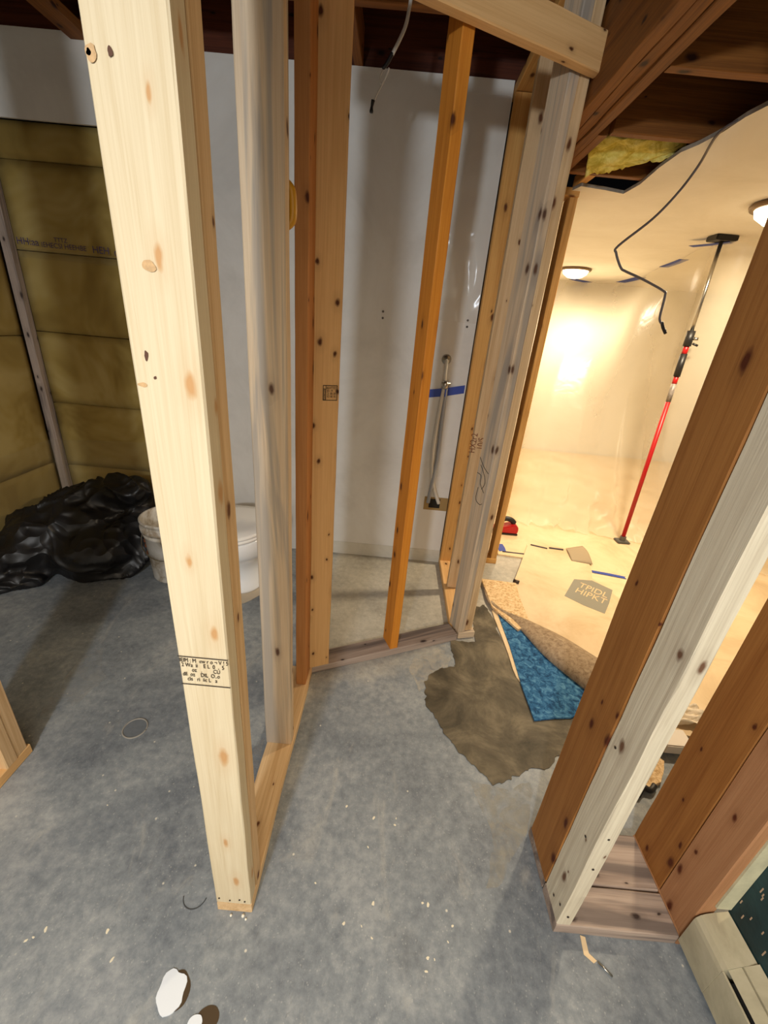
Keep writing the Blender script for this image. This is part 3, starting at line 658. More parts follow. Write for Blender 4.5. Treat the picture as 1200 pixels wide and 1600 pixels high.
heap('plastic_sheeting', [(V((-1.62, 2.02, 0.13)), (0.30, 0.22, 0.17), 0.1, 0), (V((-1.88, 1.98, 0.17)), (0.19, 0.24, 0.18), 0, 0),
    (V((-1.64, 2.18, 0.36)), (0.30, 0.12, 0.10), 0.0, -0.2), (V((-1.47, 2.2, 0.42)), (0.13, 0.11, 0.10), 0, 0), (V((-1.74, 2.10, 0.26)), (0.24, 0.2, 0.14), 0, 0),
    (V((-1.46, 2.04, 0.14)), (0.13, 0.16, 0.18), 0, 0), (V((-1.86, 1.76, 0.04)), (0.16, 0.07, 0.05), 0.9, 0), (V((-1.97, 1.85, 0.14)), (0.09, 0.18, 0.14), 0, 0), (V((-1.43, 2.22, 0.30)), (0.12, 0.12, 0.06), 0.2, 0.3),
    (V((-1.93, 1.68, 0.035)), (0.09, 0.06, 0.035), 0.8, 0)],
    0.011, 0.085, M_blackpoly, 'heap of crumpled black plastic sheeting against the insulated corner', 'plastic sheet')

# ------------------------------------------------------------------ bucket
bk = bpy.data.objects.new('bucket', None); bk.location = (-1.165, 2.03, 0); scene.collection.objects.link(bk)
tag(bk, 'dirty white plastic bucket beside the black plastic heap', 'bucket')
mt, nt, b = newmat('stained_plastic')
cb = ramp(nt, tnoise(nt, coords(nt, rnd=False), 9, 5, 0.7, 0.6), [(0.38, lin((150, 134, 112))), (0.52, lin((196, 190, 180))), (0.7, lin((214, 210, 204)))])
nt.links.new(cb, b.inputs['Base Color']); b.inputs['Roughness'].default_value = 0.45; M_bucket = mt
bm = bmesh.new(); lathe(bm, [(0.0, 0.0), (0.122, 0.0), (0.127, 0.008), (0.142, 0.27), (0.147, 0.272), (0.147, 0.285), (0.144, 0.288), (0.145, 0.30), (0.156, 0.302), (0.157, 0.325), (0.147, 0.328), (0.149, 0.352), (0.156, 0.354), (0.157, 0.366), (0.150, 0.370), (0.145, 0.366), (0.122, 0.02), (0.0, 0.018)], 48)
bm_obj('bucket_shell', bm, M_bucket, bk, True)
bm = bmesh.new(); lathe(bm, [(0.0, 0.20), (0.134, 0.20), (0.134, 0.205), (0.0, 0.23)], 32); bm_obj('plaster_residue', bm, plain('dried_mud', (150, 120, 88), 0.9, var=0.4, vscale=20), bk)
bm = bmesh.new()
tube_mesh(bm, spline([(-0.155, 0, 0.31), (-0.13, -0.09, 0.20), (0, -0.155, 0.165), (0.13, -0.09, 0.20), (0.155, 0, 0.31)], 8), 0.003, 8); bm_obj('handle', bm, M_metal, bk, True)
for z in (0.235, 0.205, 0.16):
    for a0 in (-2.7, -2.62, -2.54, -2.46):
        rr = 0.1285 + 0.0146 * z / 0.27 + 0.0015
        bm = bmesh.new(); add_box(bm, (rr * math.cos(a0) - 0.003, rr * math.sin(a0) - 0.002, z), (rr * math.cos(a0) + 0.005, rr * math.sin(a0) + 0.001, z + 0.004)); bm_obj('volume_mark', bm, M_ink_brown, bk)

# ------------------------------------------------------------------ toilet (no tank fitted)
tl = bpy.data.objects.new('toilet_bowl', None); tl.location = (-0.765, 1.95, 0.0024); scene.collection.objects.link(tl)
tag(tl, 'white toilet bowl with closed lid between the pale post and the stained stud', 'toilet')
def ring_shape(w, l, z, cy, n=48, back=0.55):
    out = []
    for j in range(n):
        a = 2 * math.pi * j / n; x = w * math.cos(a); y = l * math.sin(a)
        if y > 0: y = y * back * 1.2; x = w * (abs(math.cos(a)) ** 0.6) * (1 if math.cos(a) > 0 else -1)
        out.append((x, cy + y, z))
    return out
def loft(name, rings, mt, parent, cap_bottom=True, cap_top=True):
    bm = bmesh.new(); R_ = [[bm.verts.new(p) for p in r] for r in rings]; n = len(R_[0])
    for i in range(len(R_) - 1):
        for j in range(n): bm.faces.new((R_[i][j], R_[i][(j + 1) % n], R_[i + 1][(j + 1) % n], R_[i + 1][j]))
    if cap_bottom: bm.faces.new(R_[0][::-1])
    if cap_top: bm.faces.new(R_[-1])
    return bm_obj(name, bm, mt, parent, True)
loft('bowl', [ring_shape(0.115, 0.15, 0.0, 0.07), ring_shape(0.118, 0.155, 0.015, 0.07), ring_shape(0.105, 0.135, 0.04, 0.07), ring_shape(0.10, 0.125, 0.12, 0.07), ring_shape(0.115, 0.15, 0.19, 0.05), ring_shape(0.155, 0.20, 0.25, 0.02),
              ring_shape(0.178, 0.232, 0.30, 0.0), ring_shape(0.185, 0.24, 0.37, 0.0), ring_shape(0.18, 0.235, 0.385, 0.0)], M_porcelain, tl)
loft('seat', [ring_shape(0.178, 0.236, 0.386, 0.0), ring_shape(0.187, 0.245, 0.388, 0.0), ring_shape(0.189, 0.247, 0.398, 0.0), ring_shape(0.184, 0.242, 0.404, 0.0)], M_seat, tl)
loft('lid', [ring_shape(0.18, 0.238, 0.406, 0.0), ring_shape(0.188, 0.246, 0.408, 0.0), ring_shape(0.190, 0.248, 0.418, 0.0), ring_shape(0.180, 0.238, 0.427, 0.0), ring_shape(0.12, 0.17, 0.431, 0.0), ring_shape(0.02, 0.03, 0.433, 0.0)], M_seat, tl)
bm = bmesh.new(); lathe(bm, [(0.0, 0.0), (0.013, 0.0), (0.013, 0.01), (0.008, 0.018), (0.0, 0.02)], 16, (0.118, 0.03, 0.015)); bm_obj('bolt_cap', bm, M_metal, tl, True)
o = poly_slab('cardboard_pad', [(-0.766, 1.781), (-0.703, 1.796), (-0.673, 1.829), (-0.636, 1.888), (-0.60, 2.15), (-0.93, 2.15), (-0.95, 1.78)], 0.0003, 0.0022, M_jute)
o.data.materials.clear(); o.data.materials.append(plain('grey_card', (196, 182, 160), 0.85, var=0.1))
tag(o, 'thin pale pad on the floor under the toilet bowl', 'pad')

# ------------------------------------------------------------------ floor details
def torus_arc(name, c, r, tr, a0, a1, mt, n=40):
    pts = [(c[0] + r * math.cos(a0 + (a1 - a0) * i / n), c[1] + r * math.sin(a0 + (a1 - a0) * i / n), c[2]) for i in range(n + 1)]
    return tube(name, pts, tr, mt, seg=8)
dc = (-0.833, 1.028)
t = bpy.data.objects.new('floor_cleanout', None); t.location = (*dc, 0); scene.collection.objects.link(t); tag(t, 'round capped cleanout ring set in the blue-grey floor on the left', 'drain cap'); bpy.context.view_layer.update()
child_world(torus_arc('ring', (*dc, 0.001), 0.040, 0.0028, 0, 2 * math.pi, plain('dusty_ring', (150, 146, 138), 0.8)), t)
bm = bmesh.new(); lathe(bm, [(0.0, 0.0015), (0.037, 0.0015), (0.037, 0.0)], 32, (*dc, 0)); child_world(bm_obj('cap', bm, plain('grey_cap', (112, 118, 124), 0.6, var=0.2, vscale=30)), t)
dc2 = (-0.404, 0.572)
o = torus_arc('pipe_scar', (*dc2, 0.0004), 0.030, 0.0013, math.pi * 1.05, math.pi * 1.95, plain('dark_crack', (70, 72, 74), 0.8)); tag(o, 'dark curved scar in the floor left of the pale post foot', 'floor mark')
def chip(name, px, z, mt, label, cat):
    o = poly_slab(name, px, 0.0, z, mt); tag(o, label, cat); return o
hc = Vector((*(-0.380, 0.396), 0))
def oval(c, rx, ry, n=28, rot=0, am=0.08, seed=1):
    out = []
    for i in range(n):
        a = 2 * math.pi * i / n; r = 1 + am * noise.noise(Vector((math.cos(a) * 1.5, math.sin(a) * 1.5, seed)))
        x, y = rx * r * math.cos(a), ry * r * math.sin(a)
        out.append((c[0] + x * math.cos(rot) - y * math.sin(rot), c[1] + x * math.sin(rot) + y * math.cos(rot)))
    return out
M_hole = plain('dark_wet_hole', (72, 56, 36), 0.5)
chip('paint_hole', oval(hc + Vector((0.012, 0.004, 0)), 0.026, 0.034, rot=0.35, seed=4), 0.0012, M_hole, 'brown ragged edge around the white oval chip on the floor', 'floor mark')
chip('plaster_chip', oval(hc, 0.030, 0.036, rot=0.35, seed=2, am=0.25), 0.003, plain('white_plaster', (226, 232, 240), 0.35), 'white oval plaster chip on the floor at the bottom left', 'plaster chip')
h2 = Vector((*(-0.296, 0.362), 0))
chip('paint_hole', oval(h2 + Vector((0.012, 0.0, 0)), 0.026, 0.020, rot=0.3, seed=6), 0.0012, M_hole, 'smaller brown spot at the bottom edge right of the white oval chip', 'floor mark')
chip('plaster_chip', oval(h2 - Vector((0.012, 0.008, 0)), 0.016, 0.013, rot=0.4, seed=8), 0.003, plain('white_plaster_b', (226, 232, 240), 0.3), 'small white plaster chip cut by the bottom edge of the view', 'plaster chip')
for i, (p, sz) in enumerate([((-0.297, 0.537), 0.0035), ((-0.266, 0.538), 0.0045), ((-0.257, 0.532), 0.003)]):
    bm = bmesh.new(); bmesh.ops.create_icosphere(bm, subdivisions=1, radius=sz, matrix=Matrix.Translation((p[0], p[1], sz * 0.6)))
    o = bm_obj('plaster_crumb', bm, plain('crumb%d' % i, (232, 228, 214), 0.9)); tag(o, ('left', 'larger right', 'smaller right')[i] + ' white plaster crumb on the floor in front of the pale post', 'crumb', 'crumbs in front of the pale post')
flecks = [((619,1279), .006), ((617,1289), .005), ((584,1278), .004), ((575,1324), .006), ((668,1497), .006), ((679,1500), .006), ((666,1518), .006), ((583,1412), .004), ((581,1466), .006), ((537,1443), .005), ((565,1447), .004), ((660,1411), .005), ((669,1414), .005), ((493,1380), .005), ((542,1260), .004), ((700,1472), .004), ((707,1447), .004)]
FL = [(0.128, 0.805), (0.124, 0.786), (0.057, 0.801), (0.045, 0.719), (0.210, 0.492), (0.227, 0.490), (0.205, 0.468), (0.068, 0.588), (0.069, 0.519), (-0.006, 0.542), (0.041, 0.540), (0.202, 0.599), (0.217, 0.596), (-0.094, 0.621), (-0.032, 0.828), (0.264, 0.525), (0.279, 0.557), (-0.585, 0.487), (-0.750, 0.464), (-0.543, 0.439), (-0.766, 0.767), (-0.763, 0.457), (-0.732, 0.480)]
M_fleck = plain('cream_fleck', (226, 216, 192), 0.7)
for i, (x, y) in enumerate(FL):
    r = 0.0016 + 0.0022 * ((i * 37) % 5) / 5
    o = poly_slab('paint_fleck', oval((x, y), r, r * 1.6, 9, rot=i * 1.3, am=0.5, seed=i), 0.0, 0.0009, M_fleck); tag(o, 'small cream paint fleck on the grey floor', 'paint fleck', 'cream flecks scattered on the grey floor')

# cement patch
cpz = [(0.243, 1.356), (0.253, 1.240), (0.302, 1.141), (0.369, 1.042), (0.417, 1.002), (0.466, 0.956), (0.567, 0.984), (0.695, 1.024), (0.853, 1.170), (0.95, 1.25), (0.93, 1.5), (0.671, 1.522), (0.652, 1.794), (0.625, 1.985), (0.563, 1.946), (0.503, 1.675), (0.395, 1.642), (0.393, 1.487), (0.316, 1.458)]
o = poly_slab('cement_patch', rough_outline(cpz, 14, 0.013, 3), 0.0, 0.003, M_cement); tag(o, 'dark grey-brown rough cement patch on the floor in the doorway', 'cement patch')
def smear_mat(name, col, cut0, cut1, sc0):
    mt, nt, b = newmat(name); out = nt.nodes['Material Output']; tr = N(nt, 'ShaderNodeBsdfTransparent'); mx = N(nt, 'ShaderNodeMixShader')
    b.inputs['Base Color'].default_value = (*lin(col), 1); b.inputs['Roughness'].default_value = 0.8
    f = ramp(nt, tnoise(nt, coords(nt, (1, 1, 1), rnd=False), sc0, 6, 0.7, 0.8), [(cut0, (0, 0, 0)), (cut1, (0.42, 0.42, 0.42))])
    nt.links.new(f, mx.inputs[0]); nt.links.new(tr.outputs[0], mx.inputs[1]); nt.links.new(b.outputs[0], mx.inputs[2]); nt.links.new(mx.outputs[0], out.inputs[0]); return mt
for pts_, col_, sd, lb in (([(0.384, 0.938), (0.527, 0.929), (0.619, 0.982), (0.553, 0.802), (0.434, 0.661), (0.385, 0.642), (0.429, 0.774)], (176, 170, 154), 5, 'pale dried slurry smear on the floor below the dark cement patch'),
                          ([(0.182, 1.423), (0.221, 1.319), (0.325, 1.402), (0.392, 1.528), (0.377, 1.622), (0.215, 1.539)], (214, 206, 190), 7, 'white plaster smear on the floor left of the closet corner post'),
                          ([(-1.196, 1.038), (-1.106, 1.076), (-1.076, 1.235), (-1.202, 1.406), (-1.256, 1.320)], (168, 170, 170), 9, 'pale scuffed smear on the blue-grey floor beside the stud shadows'),
                          ([(-0.327, 0.802), (-0.371, 1.127), (-0.401, 0.758), (-0.481, 0.716)], (168, 168, 166), 11, 'pale scuff on the blue-grey floor left of the pale post')):
    o = poly_slab('floor_smear', rough_outline(pts_, 7, 0.010, sd), 0.0003, 0.0007, smear_mat('smear%d' % sd, col_, 0.40, 0.72, 12)); tag(o, lb, 'floor smear')

# ------------------------------------------------------------------ lit room: floor coverings
o = poly_slab('plywood_sheet', [(0.743, 2.632), (0.898, 2.642), (1.048, 2.633), (1.090, 2.804), (1.0, 2.40), (1.08, 1.45), (1.17, 1.24), (1.36, 1.20), (1.6, 1.0), (4.2, 1.0), (4.2, 5.7), (0.76, 5.7)], 0.0, 0.010, M_ply); tag(o, 'pale plywood sheet covering the floor of the lit room', 'plywood')
o = poly_slab('wood_strip', [(0.830, 2.584), (1.015, 2.565), (1.043, 2.632), (0.832, 2.639)], 0.0, 0.012, M_ply); tag(o, 'thin pale wood strip at the near edge of the plywood by the doorway stud', 'wood strip')
o = poly_slab('strand_board', [(0.645, 2.223), (0.858, 2.208), (0.841, 2.052), (0.837, 1.822), (0.758, 1.760), (0.654, 1.945)], 0.0125, 0.025, M_osb); tag(o, 'small triangle of strand board on the floor beside the closet corner post', 'board')
paper = [(0.846, 2.218), (0.944, 2.439), (1.085, 2.761), (1.214, 2.776), (1.344, 2.761), (1.447, 2.695), (1.458, 2.529), (1.400, 2.360), (1.452, 2.225), (1.507, 2.071), (1.75, 1.75), (1.35, 1.5), (1.055, 1.537), (0.967, 1.677), (0.840, 1.780)]
o = poly_slab('floor_paper', paper, 0.0102, 0.0185, M_paper); tag(o, 'large tan piece of flooring underlay with a printed grey square in the lit room', 'underlay'); fp = o
bpy.context.view_layer.update()
child_world(poly_slab('printed_square', [(1.268, 2.328), (1.386, 2.332), (1.477, 2.239), (1.390, 2.094), (1.312, 1.980), (1.216, 2.043), (1.132, 2.125)], 0.0186, 0.0194, M_foil), fp)
mpn = frame_mat((*(1.260, 2.245), 0.0196), (0.80, -0.6, 0), (0.6, 0.80, 0))
text_mesh('printed_lettering', 'TPIDL\nHIPKT', 0.094, plain('light_print_ink', (222, 192, 148), 0.7), mpn, fp, sx=0.7)
# folded corner of the underlay
def curl(u, v):
    a = Vector((1.367, 2.752, 0.020)).lerp(Vector((1.507, 2.799, 0.030)), u); b_ = Vector((1.342, 2.572, 0.020)).lerp(Vector((1.480, 2.545, 0.020)), u)
    p = a.lerp(b_, v); p.z += 0.02 * math.sin(v * math.pi) * (0.4 + 0.6 * u); return p
o = sheet('paper_curl', curl, 12, 8, plain('grey_underside', (168, 150, 122), 0.8), None, 0.001); tag(o, 'folded grey corner of the tan floor underlay', 'underlay')
# blue carpet pad and folded jute-backed carpet
o = poly_slab('carpet_underlay', [(0.681, 1.935), (0.687, 1.653), (0.681, 1.408), (0.686, 1.216), (0.765, 1.234), (0.848, 1.246), (0.99, 1.33), (1.06, 1.5), (0.942, 1.597), (0.819, 1.844)], 0.0035, 0.012, M_blue); tag(o, 'blue felt carpet pad on the floor beside the cement patch', 'carpet pad')
ca_ = [(0.644, 2.134, 0.000), (0.648, 1.971, 0.000), (0.747, 1.834, 0.000), (0.843, 1.585, 0.000), (0.962, 1.397, 0.000), (1.045, 1.279, 0.000)]
cb_ = [(0.647, 2.138, 0.030), (0.710, 1.929, 0.030), (0.853, 1.838, 0.030), (0.981, 1.729, 0.030), (1.101, 1.586, 0.030), (1.203, 1.478, 0.030)]
ca_s, cb_s = spline(ca_, 8), spline(cb_, 8)
def foldP(u, v):
    i = u * (len(ca_s) - 1); k0 = int(i); k1 = min(k0 + 1, len(ca_s) - 1); f_ = i - k0
    a = ca_s[k0].lerp(ca_s[k1], f_); b_ = cb_s[k0].lerp(cb_s[k1], f_)
    p = a.lerp(b_, v); wdt = (b_ - a).length
    h = 0.013 + 0.30 * wdt * math.sin(v * math.pi * 0.93) ** 0.8 * (0.3 + 0.7 * u) + 0.002
    if v < 0.5: p += (a - b_) * 0.10 * math.sin(v * 2 * math.pi)
    return Vector((p.x, p.y, h + 0.002))
o = sheet('folded_carpet', foldP, 40, 16, M_jute, None, 0.004); tag(o, 'folded-back carpet showing beige jute backing beside the blue pad', 'carpet')
o = poly_slab('tack_strip', rough_outline([(0.655, 1.931), (0.681, 1.935), (0.704, 1.655), (0.682, 1.422), (0.670, 1.443), (0.664, 1.650)], 4, 0.003, 8), 0.0, 0.008, M_ply); tag(o, 'pale wooden carpet tack strip between cement patch and blue pad', 'wood strip')
# little dark roller bracket on the edge of the underlay
o = tube('metal_bracket', [(0.846, 2.230, 0.028), (0.878, 2.213, 0.028)], 0.011, plain('dark_bronze', (70, 56, 46), 0.5, 0.5)); tag(o, 'small dark metal tube lying at the corner of strand board and underlay', 'bracket')
for i, (a, b_, wd_) in enumerate([((0.868, 2.625, 0.012), (1.027, 2.618, 0.012), 0.012), ((1.106, 2.757, 0.022), (1.218, 2.720, 0.022), 0.010), ((1.236, 2.733, 0.022), (1.337, 2.723, 0.022), 0.012)]):
    o = tube('trim_strip', [a, b_], wd_ * 0.5, plain('dark_trim%d' % i, (60, 58, 70), 0.5)); tag(o, ['dark thin strip at the plywood edge near the doorway stud', 'dark thin strip along the back edge of the tan underlay', 'grey-blue strip beside the curled underlay corner'][i], 'strip')
def tape_piece(p0, p1, w_, z, label):
    a, b_ = Vector((*p0, z)), Vector((*p1, z)); d = (b_ - a).normalized(); n_ = Vector((-d.y, d.x, 0)) * w_ * 0.5
    pts = [a - n_, a + n_, a.lerp(b_, .5) + n_ * 1.15, b_ + n_ * 0.9, b_ - d * 0.01, b_ - n_ * 1.1, a.lerp(b_, .5) - n_]
    o = poly_slab('tape_piece', [(q.x, q.y) for q in pts], z, z + 0.0015, M_tape); tag(o, label, 'tape'); return o
tape_piece((1.442, 2.461), (1.652, 2.417), 0.03, 0.0125, 'blue tape strip on the plywood floor right of the curled underlay')
tape_piece((0.870, 2.740), (0.873, 2.626), 0.05, 0.0125, 'grey-blue tape scrap on the floor beside the doorway stud')
# things glimpsed through the gap in the chase
bxw = Vector((1.204, 1.149, 0.050))
o = box('white_box', (bxw.x - 0.05, bxw.y - 0.03, 0.0102), (bxw.x + 0.06, bxw.y + 0.05, 0.055), plain('white_card', (236, 226, 214), 0.7), bev=0.004); tag(o, 'small white box on the floor seen through the gap in the chase', 'box')
o = sheet('crumpled_paper', lambda u, v: (1.27 + u * 0.16, 1.25 + v * 0.10, 0.013 + 0.03 * abs(noise.noise(Vector((u * 5, v * 5, 2)))) + 0.02 * abs(math.sin(v * 9 + u * 2))), 14, 14, plain('white_paper', (230, 214, 190), 0.6), None, 0.0008); tag(o, 'crumpled pale paper behind the small white box in the chase gap', 'paper')
o = poly_slab('bark_chunk', rough_outline([(0.985, 0.96), (1.08, 1.0), (1.13, 1.09), (1.08, 1.12), (1.0, 1.03)], 5, 0.008, 12), 0.0, 0.016, M_osb); tag(o, 'rough splintered wood scrap on the floor in the chase gap', 'wood scrap')
o = tube('pliers_handle', spline([(0.965, 0.945, 0.012), (0.995, 0.97, 0.018), (1.02, 0.965, 0.014), (1.045, 0.985, 0.012)], 5), 0.010, M_dark); tag(o, 'dark tool handle on the floor in the chase gap', 'tool')

# red tool by the doorway
rt = bpy.data.objects.new('red_power_tool', None); rp = (0.986, 2.907, 0.012); rt.location = rp; scene.collection.objects.link(rt); tag(rt, 'red and black power tool on the floor just behind the doorway stud', 'power tool')
bm = bmesh.new()
prof = [(-0.12, 0.012), (0.058, 0.012), (0.062, 0.05), (0.052, 0.075), (0.03, 0.085), (-0.01, 0.072), (-0.05, 0.06), (-0.12, 0.05)]
fa = [bm.verts.new((x, 0.0, z)) for x, z in prof]; fb = [bm.verts.new((x * 0.95, 0.09, z)) for x, z in prof]; bm.faces.new(fa); bm.faces.new(fb[::-1])
for i in range(len(prof)): bm.faces.new((fa[i], fb[i], fb[(i + 1) % len(prof)], fa[(i + 1) % len(prof)]))
bmesh.ops.recalc_face_normals(bm, faces=bm.faces); bmesh.ops.bevel(bm, geom=bm.edges[:], offset=0.006, segments=2, affect='EDGES')
bm_obj('housing', bm, M_red_p, rt)
box('sole', (-0.12, -0.004, 0.0), (0.06, 0.094, 0.013), M_dark, rt, 0.002)
bm = bmesh.new(); tube_mesh(bm, spline([(-0.10, 0.045, 0.07), (-0.05, 0.045, 0.115), (0.0, 0.045, 0.11), (0.03, 0.045, 0.085)], 6), 0.02, 12); bm_obj('grip', bm, M_dark, rt, True)

# ------------------------------------------------------------------ support pole and plastic curtain
pl = bpy.data.objects.new('support_pole', None); pb = Vector((1.893, 2.975, 0.0)); pt = Vector((1.868, 3.02, ZC)); pl.location = pb; scene.collection.objects.link(pl)
tag(pl, 'red and grey telescopic support pole braced between floor and ceiling', 'pole'); bpy.context.view_layer.update()
def pp(z): return pb.lerp(pt, z / ZC)
def ppart(n, z0, z1, r, mt_, seg=20): return child_world(tube(n, [pp(z0), pp(z1)], r, mt_, seg=seg), pl)
ppart('lower_tube', 0.05, 1.13, 0.015, M_red_p); ppart('label_band', 1.095, 1.215, 0.0158, plain('grey_label', (150, 140, 132), 0.4, var=0.5, vscale=50))
ppart('lower_tube', 1.205, 1.27, 0.0152, M_red_p); ppart('grip', 1.262, 1.405, 0.0205, M_dark); ppart('lower_tube', 1.40, 1.46, 0.0165, M_red_p)
ppart('clamp', 1.452, 1.545, 0.024, M_dark)
child_world(tube('clamp_lever', [pp(1.47) + Vector((0.02, -0.02, 0)), pp(1.46) + Vector((0.05, -0.03, 0))], 0.007, M_dark), pl)
child_world(tube('clamp_knob', [pp(1.50) + Vector((0.015, -0.015, 0)), pp(1.50) + Vector((0.04, -0.03, 0))], 0.010, M_metal), pl)
ppart('upper_tube', 1.54, 2.035, 0.011, M_metal)
bm = bmesh.new(); add_box(bm, (-0.05, -0.04, 0.012), (0.05, 0.04, 0.026), 0.005); tube_mesh(bm, [(0, 0, 0.02), (0, 0, 0.06)], 0.022, 14)
child_world((lambda o: (setattr(o, 'matrix_world', Matrix.Translation(pb)), o)[1])(bm_obj('foot_pad', bm, plain('grey_rubber', (96, 92, 86), 0.6))), pl)
bm = bmesh.new(); add_box(bm, (-0.065, -0.05, -0.03), (0.065, 0.05, -0.001), 0.004)
child_world((lambda o: (setattr(o, 'matrix_world', Matrix.Translation(pt)), o)[1])(bm_obj('head_pad', bm, M_dark)), pl)
bpy.context.view_layer.update()
tape_piece((1.80, 3.20), (1.92, 3.00), 0.055, ZC - 0.034, 'blue tape on the ceiling at the head of the support pole')
tape_piece((2.208, 4.230), (2.134, 3.818), 0.07, ZC - 0.003, 'blue tape on the lit ceiling between the pole head and the cable')
tape_piece((2.417, 5.433), (2.382, 4.916), 0.10, ZC - 0.003, 'blue tape on the far ceiling behind the bent cable')
tape_piece((1.913, 5.536), (2.154, 5.691), 0.10, ZC - 0.003, 'blue tape on the far ceiling beside the dome lamp')

topc = spline([(1.90, 5.66, ZC - 0.01), (2.15, 5.60, ZC - 0.01), (2.42, 5.2, ZC - 0.01), (2.2, 4.3, ZC - 0.01), (2.12, 3.85, ZC - 0.01), (1.88, 3.06, ZC - 0.03), (2.3, 2.85, ZC - 0.01), (2.9, 2.7, ZC - 0.01)], 10)
botc = spline([(1.05, 3.9, 0.014), (1.12, 3.24, 0.014), (1.42, 3.16, 0.014), (1.7, 3.10, 0.014), (1.98, 3.05, 0.014), (2.2, 2.95, 0.014), (2.6, 2.75, 0.014), (3.1, 2.6, 0.014)], 10)
def filmP(u, v):
    i = u * (len(topc) - 1); k0 = int(i); k1 = min(k0 + 1, len(topc) - 1); f_ = i - k0
    t_ = topc[k0].lerp(topc[k1], f_); b_ = botc[k0].lerp(botc[k1], f_)
    p = b_.lerp(t_, v)
    wr = 0.030 * math.sin(u * 60 + 3 * v) * (0.15 + 0.85 * (1 - v) ** 3) + 0.05 * noise.noise(Vector((u * 9, v * 3, 1)))
    fold = 0.03 * noise.noise(Vector((u * 22, v * 30, 4))) * (1 - v) ** 6 * 2.5
    n_ = 4 * v * (1 - v)
    q = p + Vector((-0.25, 0.45, 0)).normalized() * (wr * (0.4 + n_) + fold + 0.10 * n_)
    if v < 0.06: q += Vector((-0.1, -0.6, 0)).normalized() * 0.06 * (1 - v / 0.06)
    q.z = max(0.014 + abs(fold) * 0.8, q.z); return q
o = sheet('plastic_curtain', filmP, 130, 60, M_film); tag(o, 'clear plastic dust curtain hanging around the support pole in the lit room', 'plastic sheet')

# lamps
def dome(name, x, y, label, r=0.14):
    L_ = bpy.data.objects.new(name, None); L_.location = (x, y, ZC); scene.collection.objects.link(L_); tag(L_, label, 'lamp')
    bm = bmesh.new(); lathe(bm, [(0.0, -0.001), (r, -0.001), (r + 0.006, -0.010), (r, -0.022), (r - 0.02, -0.022)], 40); bm_obj('base_ring', bm, plain('bronze_trim', (120, 96, 66), 0.4, 0.4), L_, True)
    mt_, nt_, b_ = newmat('frosted_glass_lit'); b_.inputs['Emission Color'].default_value = (1, 0.80, 0.50, 1); b_.inputs['Emission Strength'].default_value = 6.0; b_.inputs['Base Color'].default_value = (0.9, 0.85, 0.75, 1)
    bm = bmesh.new(); lathe(bm, [(r - 0.02, -0.022), (r - 0.03, -0.05), (r - 0.07, -0.078), (0.02, -0.088), (0.0, -0.089)], 40); bm_obj('glass_dome', bm, mt_, L_, True)
dome('ceiling_lamp', 1.65, 4.75, 'lit dome ceiling lamp on the far ceiling beside the doorway stud')
dome('ceiling_lamp', 1.70, 2.36, 'lit dome ceiling lamp cut by the right edge of the view')

# insulation flap in the ceiling hole
pts_i = [(0.778, 2.425, 2.110), (0.730, 2.277, 2.130), (0.686, 2.134, 2.150), (0.792, 2.097, 2.150), (0.961, 2.001, 2.120), (1.021, 2.140, 2.120), (0.919, 2.158, 2.130), (0.888, 2.306, 2.110)]
def insP(u, v):
    a = Vector((0.710, 2.195, 2.045)).lerp(Vector((0.640, 2.015, 2.120)), v); b_ = Vector((0.950, 2.025, 2.085)).lerp(Vector((0.998, 1.992, 2.120)), v)
    mid = a.lerp(b_, u); sagv = -0.02 * math.sin(u * math.pi) * math.sin(v * math.pi)
    front = Vector((0, 0.10, 0)) * math.sin(u * math.pi) * (1 - v) * 0.8
    cr = 0.020 * noise.noise(Vector((u * 5, v * 4, 3))) + 0.012 * abs(noise.noise(Vector((u * 12, v * 8, 6))))
    return Vector((mid.x, mid.y, mid.z + sagv * 0.5 + cr)) + front * 0.3
o = sheet('insulation_flap', insP, 30, 20, M_insul_y, None, 0.012); tag(o, 'crumpled bright yellow insulation hanging in the open ceiling hole', 'insulation')

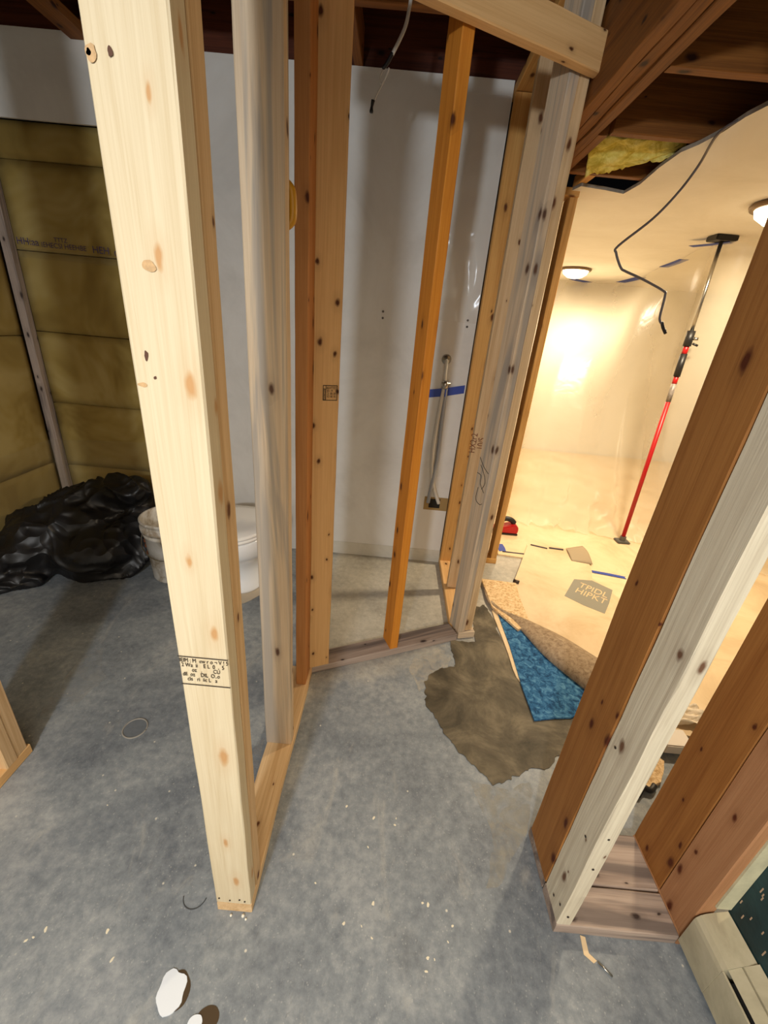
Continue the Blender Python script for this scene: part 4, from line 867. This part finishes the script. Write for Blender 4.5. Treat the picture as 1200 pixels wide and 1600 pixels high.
# ------------------------------------------------------------------ baseboard heater
ht = bpy.data.objects.new('baseboard_heater', None); ht.location = (0.90, 0.0, 0); scene.collection.objects.link(ht); tag(ht, 'beige metal baseboard heater along the teal wall at the bottom right', 'heater'); bpy.context.view_layer.update()
def prism_y(name, prof, y0, y1, mt_, bev=0.0):
    bm = bmesh.new(); A_ = [bm.verts.new((x, y0, z)) for x, z in prof]; B_ = [bm.verts.new((x, y1, z)) for x, z in prof]
    bm.faces.new(A_); bm.faces.new(B_[::-1])
    for i in range(len(prof)): bm.faces.new((A_[i], B_[i], B_[(i + 1) % len(prof)], A_[(i + 1) % len(prof)]))
    bmesh.ops.recalc_face_normals(bm, faces=bm.faces); o_ = bm_obj(name, bm, mt_); child_world(o_, ht); return o_
prism_y('end_cover', [(0.864, 0.030), (0.864, 0.132), (0.866, 0.144), (0.873, 0.156), (0.884, 0.165), (0.898, 0.172), (0.930, 0.184), (0.930, 0.030)], 0.466, 0.560, M_heater)
prism_y('front_panel', [(0.865, 0.030), (0.865, 0.143), (0.870, 0.143), (0.870, 0.030)], -1.6, 0.4655, M_heater)
prism_y('damper', [(0.876, 0.150), (0.898, 0.170), (0.901, 0.168), (0.880, 0.146)], -1.6, 0.4655, M_heater)
prism_y('back_panel', [(0.902, 0.172), (0.930, 0.190), (0.930, 0.03), (0.926, 0.03), (0.926, 0.18), (0.902, 0.166)], -1.6, 0.4655, M_heater)
prism_y('fin_core', [(0.874, 0.05), (0.874, 0.12), (0.92, 0.12), (0.92, 0.05)], -1.6, 0.455, plain('dark_fins', (40, 38, 36), 0.6))
o = tube('screw_nail', [(0.642, 0.513, 0.003), (0.668, 0.488, 0.003)], 0.0022, M_metal); tag(o, 'shiny nail lying on the floor in front of the chase', 'nail')
o = poly_slab('wood_shaving', [(0.617, 0.562), (0.629, 0.559), (0.626, 0.528), (0.641, 0.515), (0.632, 0.510), (0.612, 0.525)], 0.0, 0.002, M_ply); tag(o, 'thin curled wood shaving on the floor in front of the chase plate', 'wood scrap')
# chips in the teal paint
tw = bpy.data.objects['wall_teal']
M_chip = plain('bare_plaster', (176, 150, 124), 0.9)
rnd = random.Random(4)
for i in range(26):
    y = rnd.uniform(0.40, 0.555); z = rnd.uniform(0.20, 0.42); l_ = rnd.uniform(0.003, 0.009)
    bm = bmesh.new(); add_box(bm, (0.9312, y - 0.0012, z - l_), (0.9322, y + 0.0012, z + l_)); o = bm_obj('paint_chip', bm, M_chip, tw)
    o['label'] = 'pale chip in the teal paint'
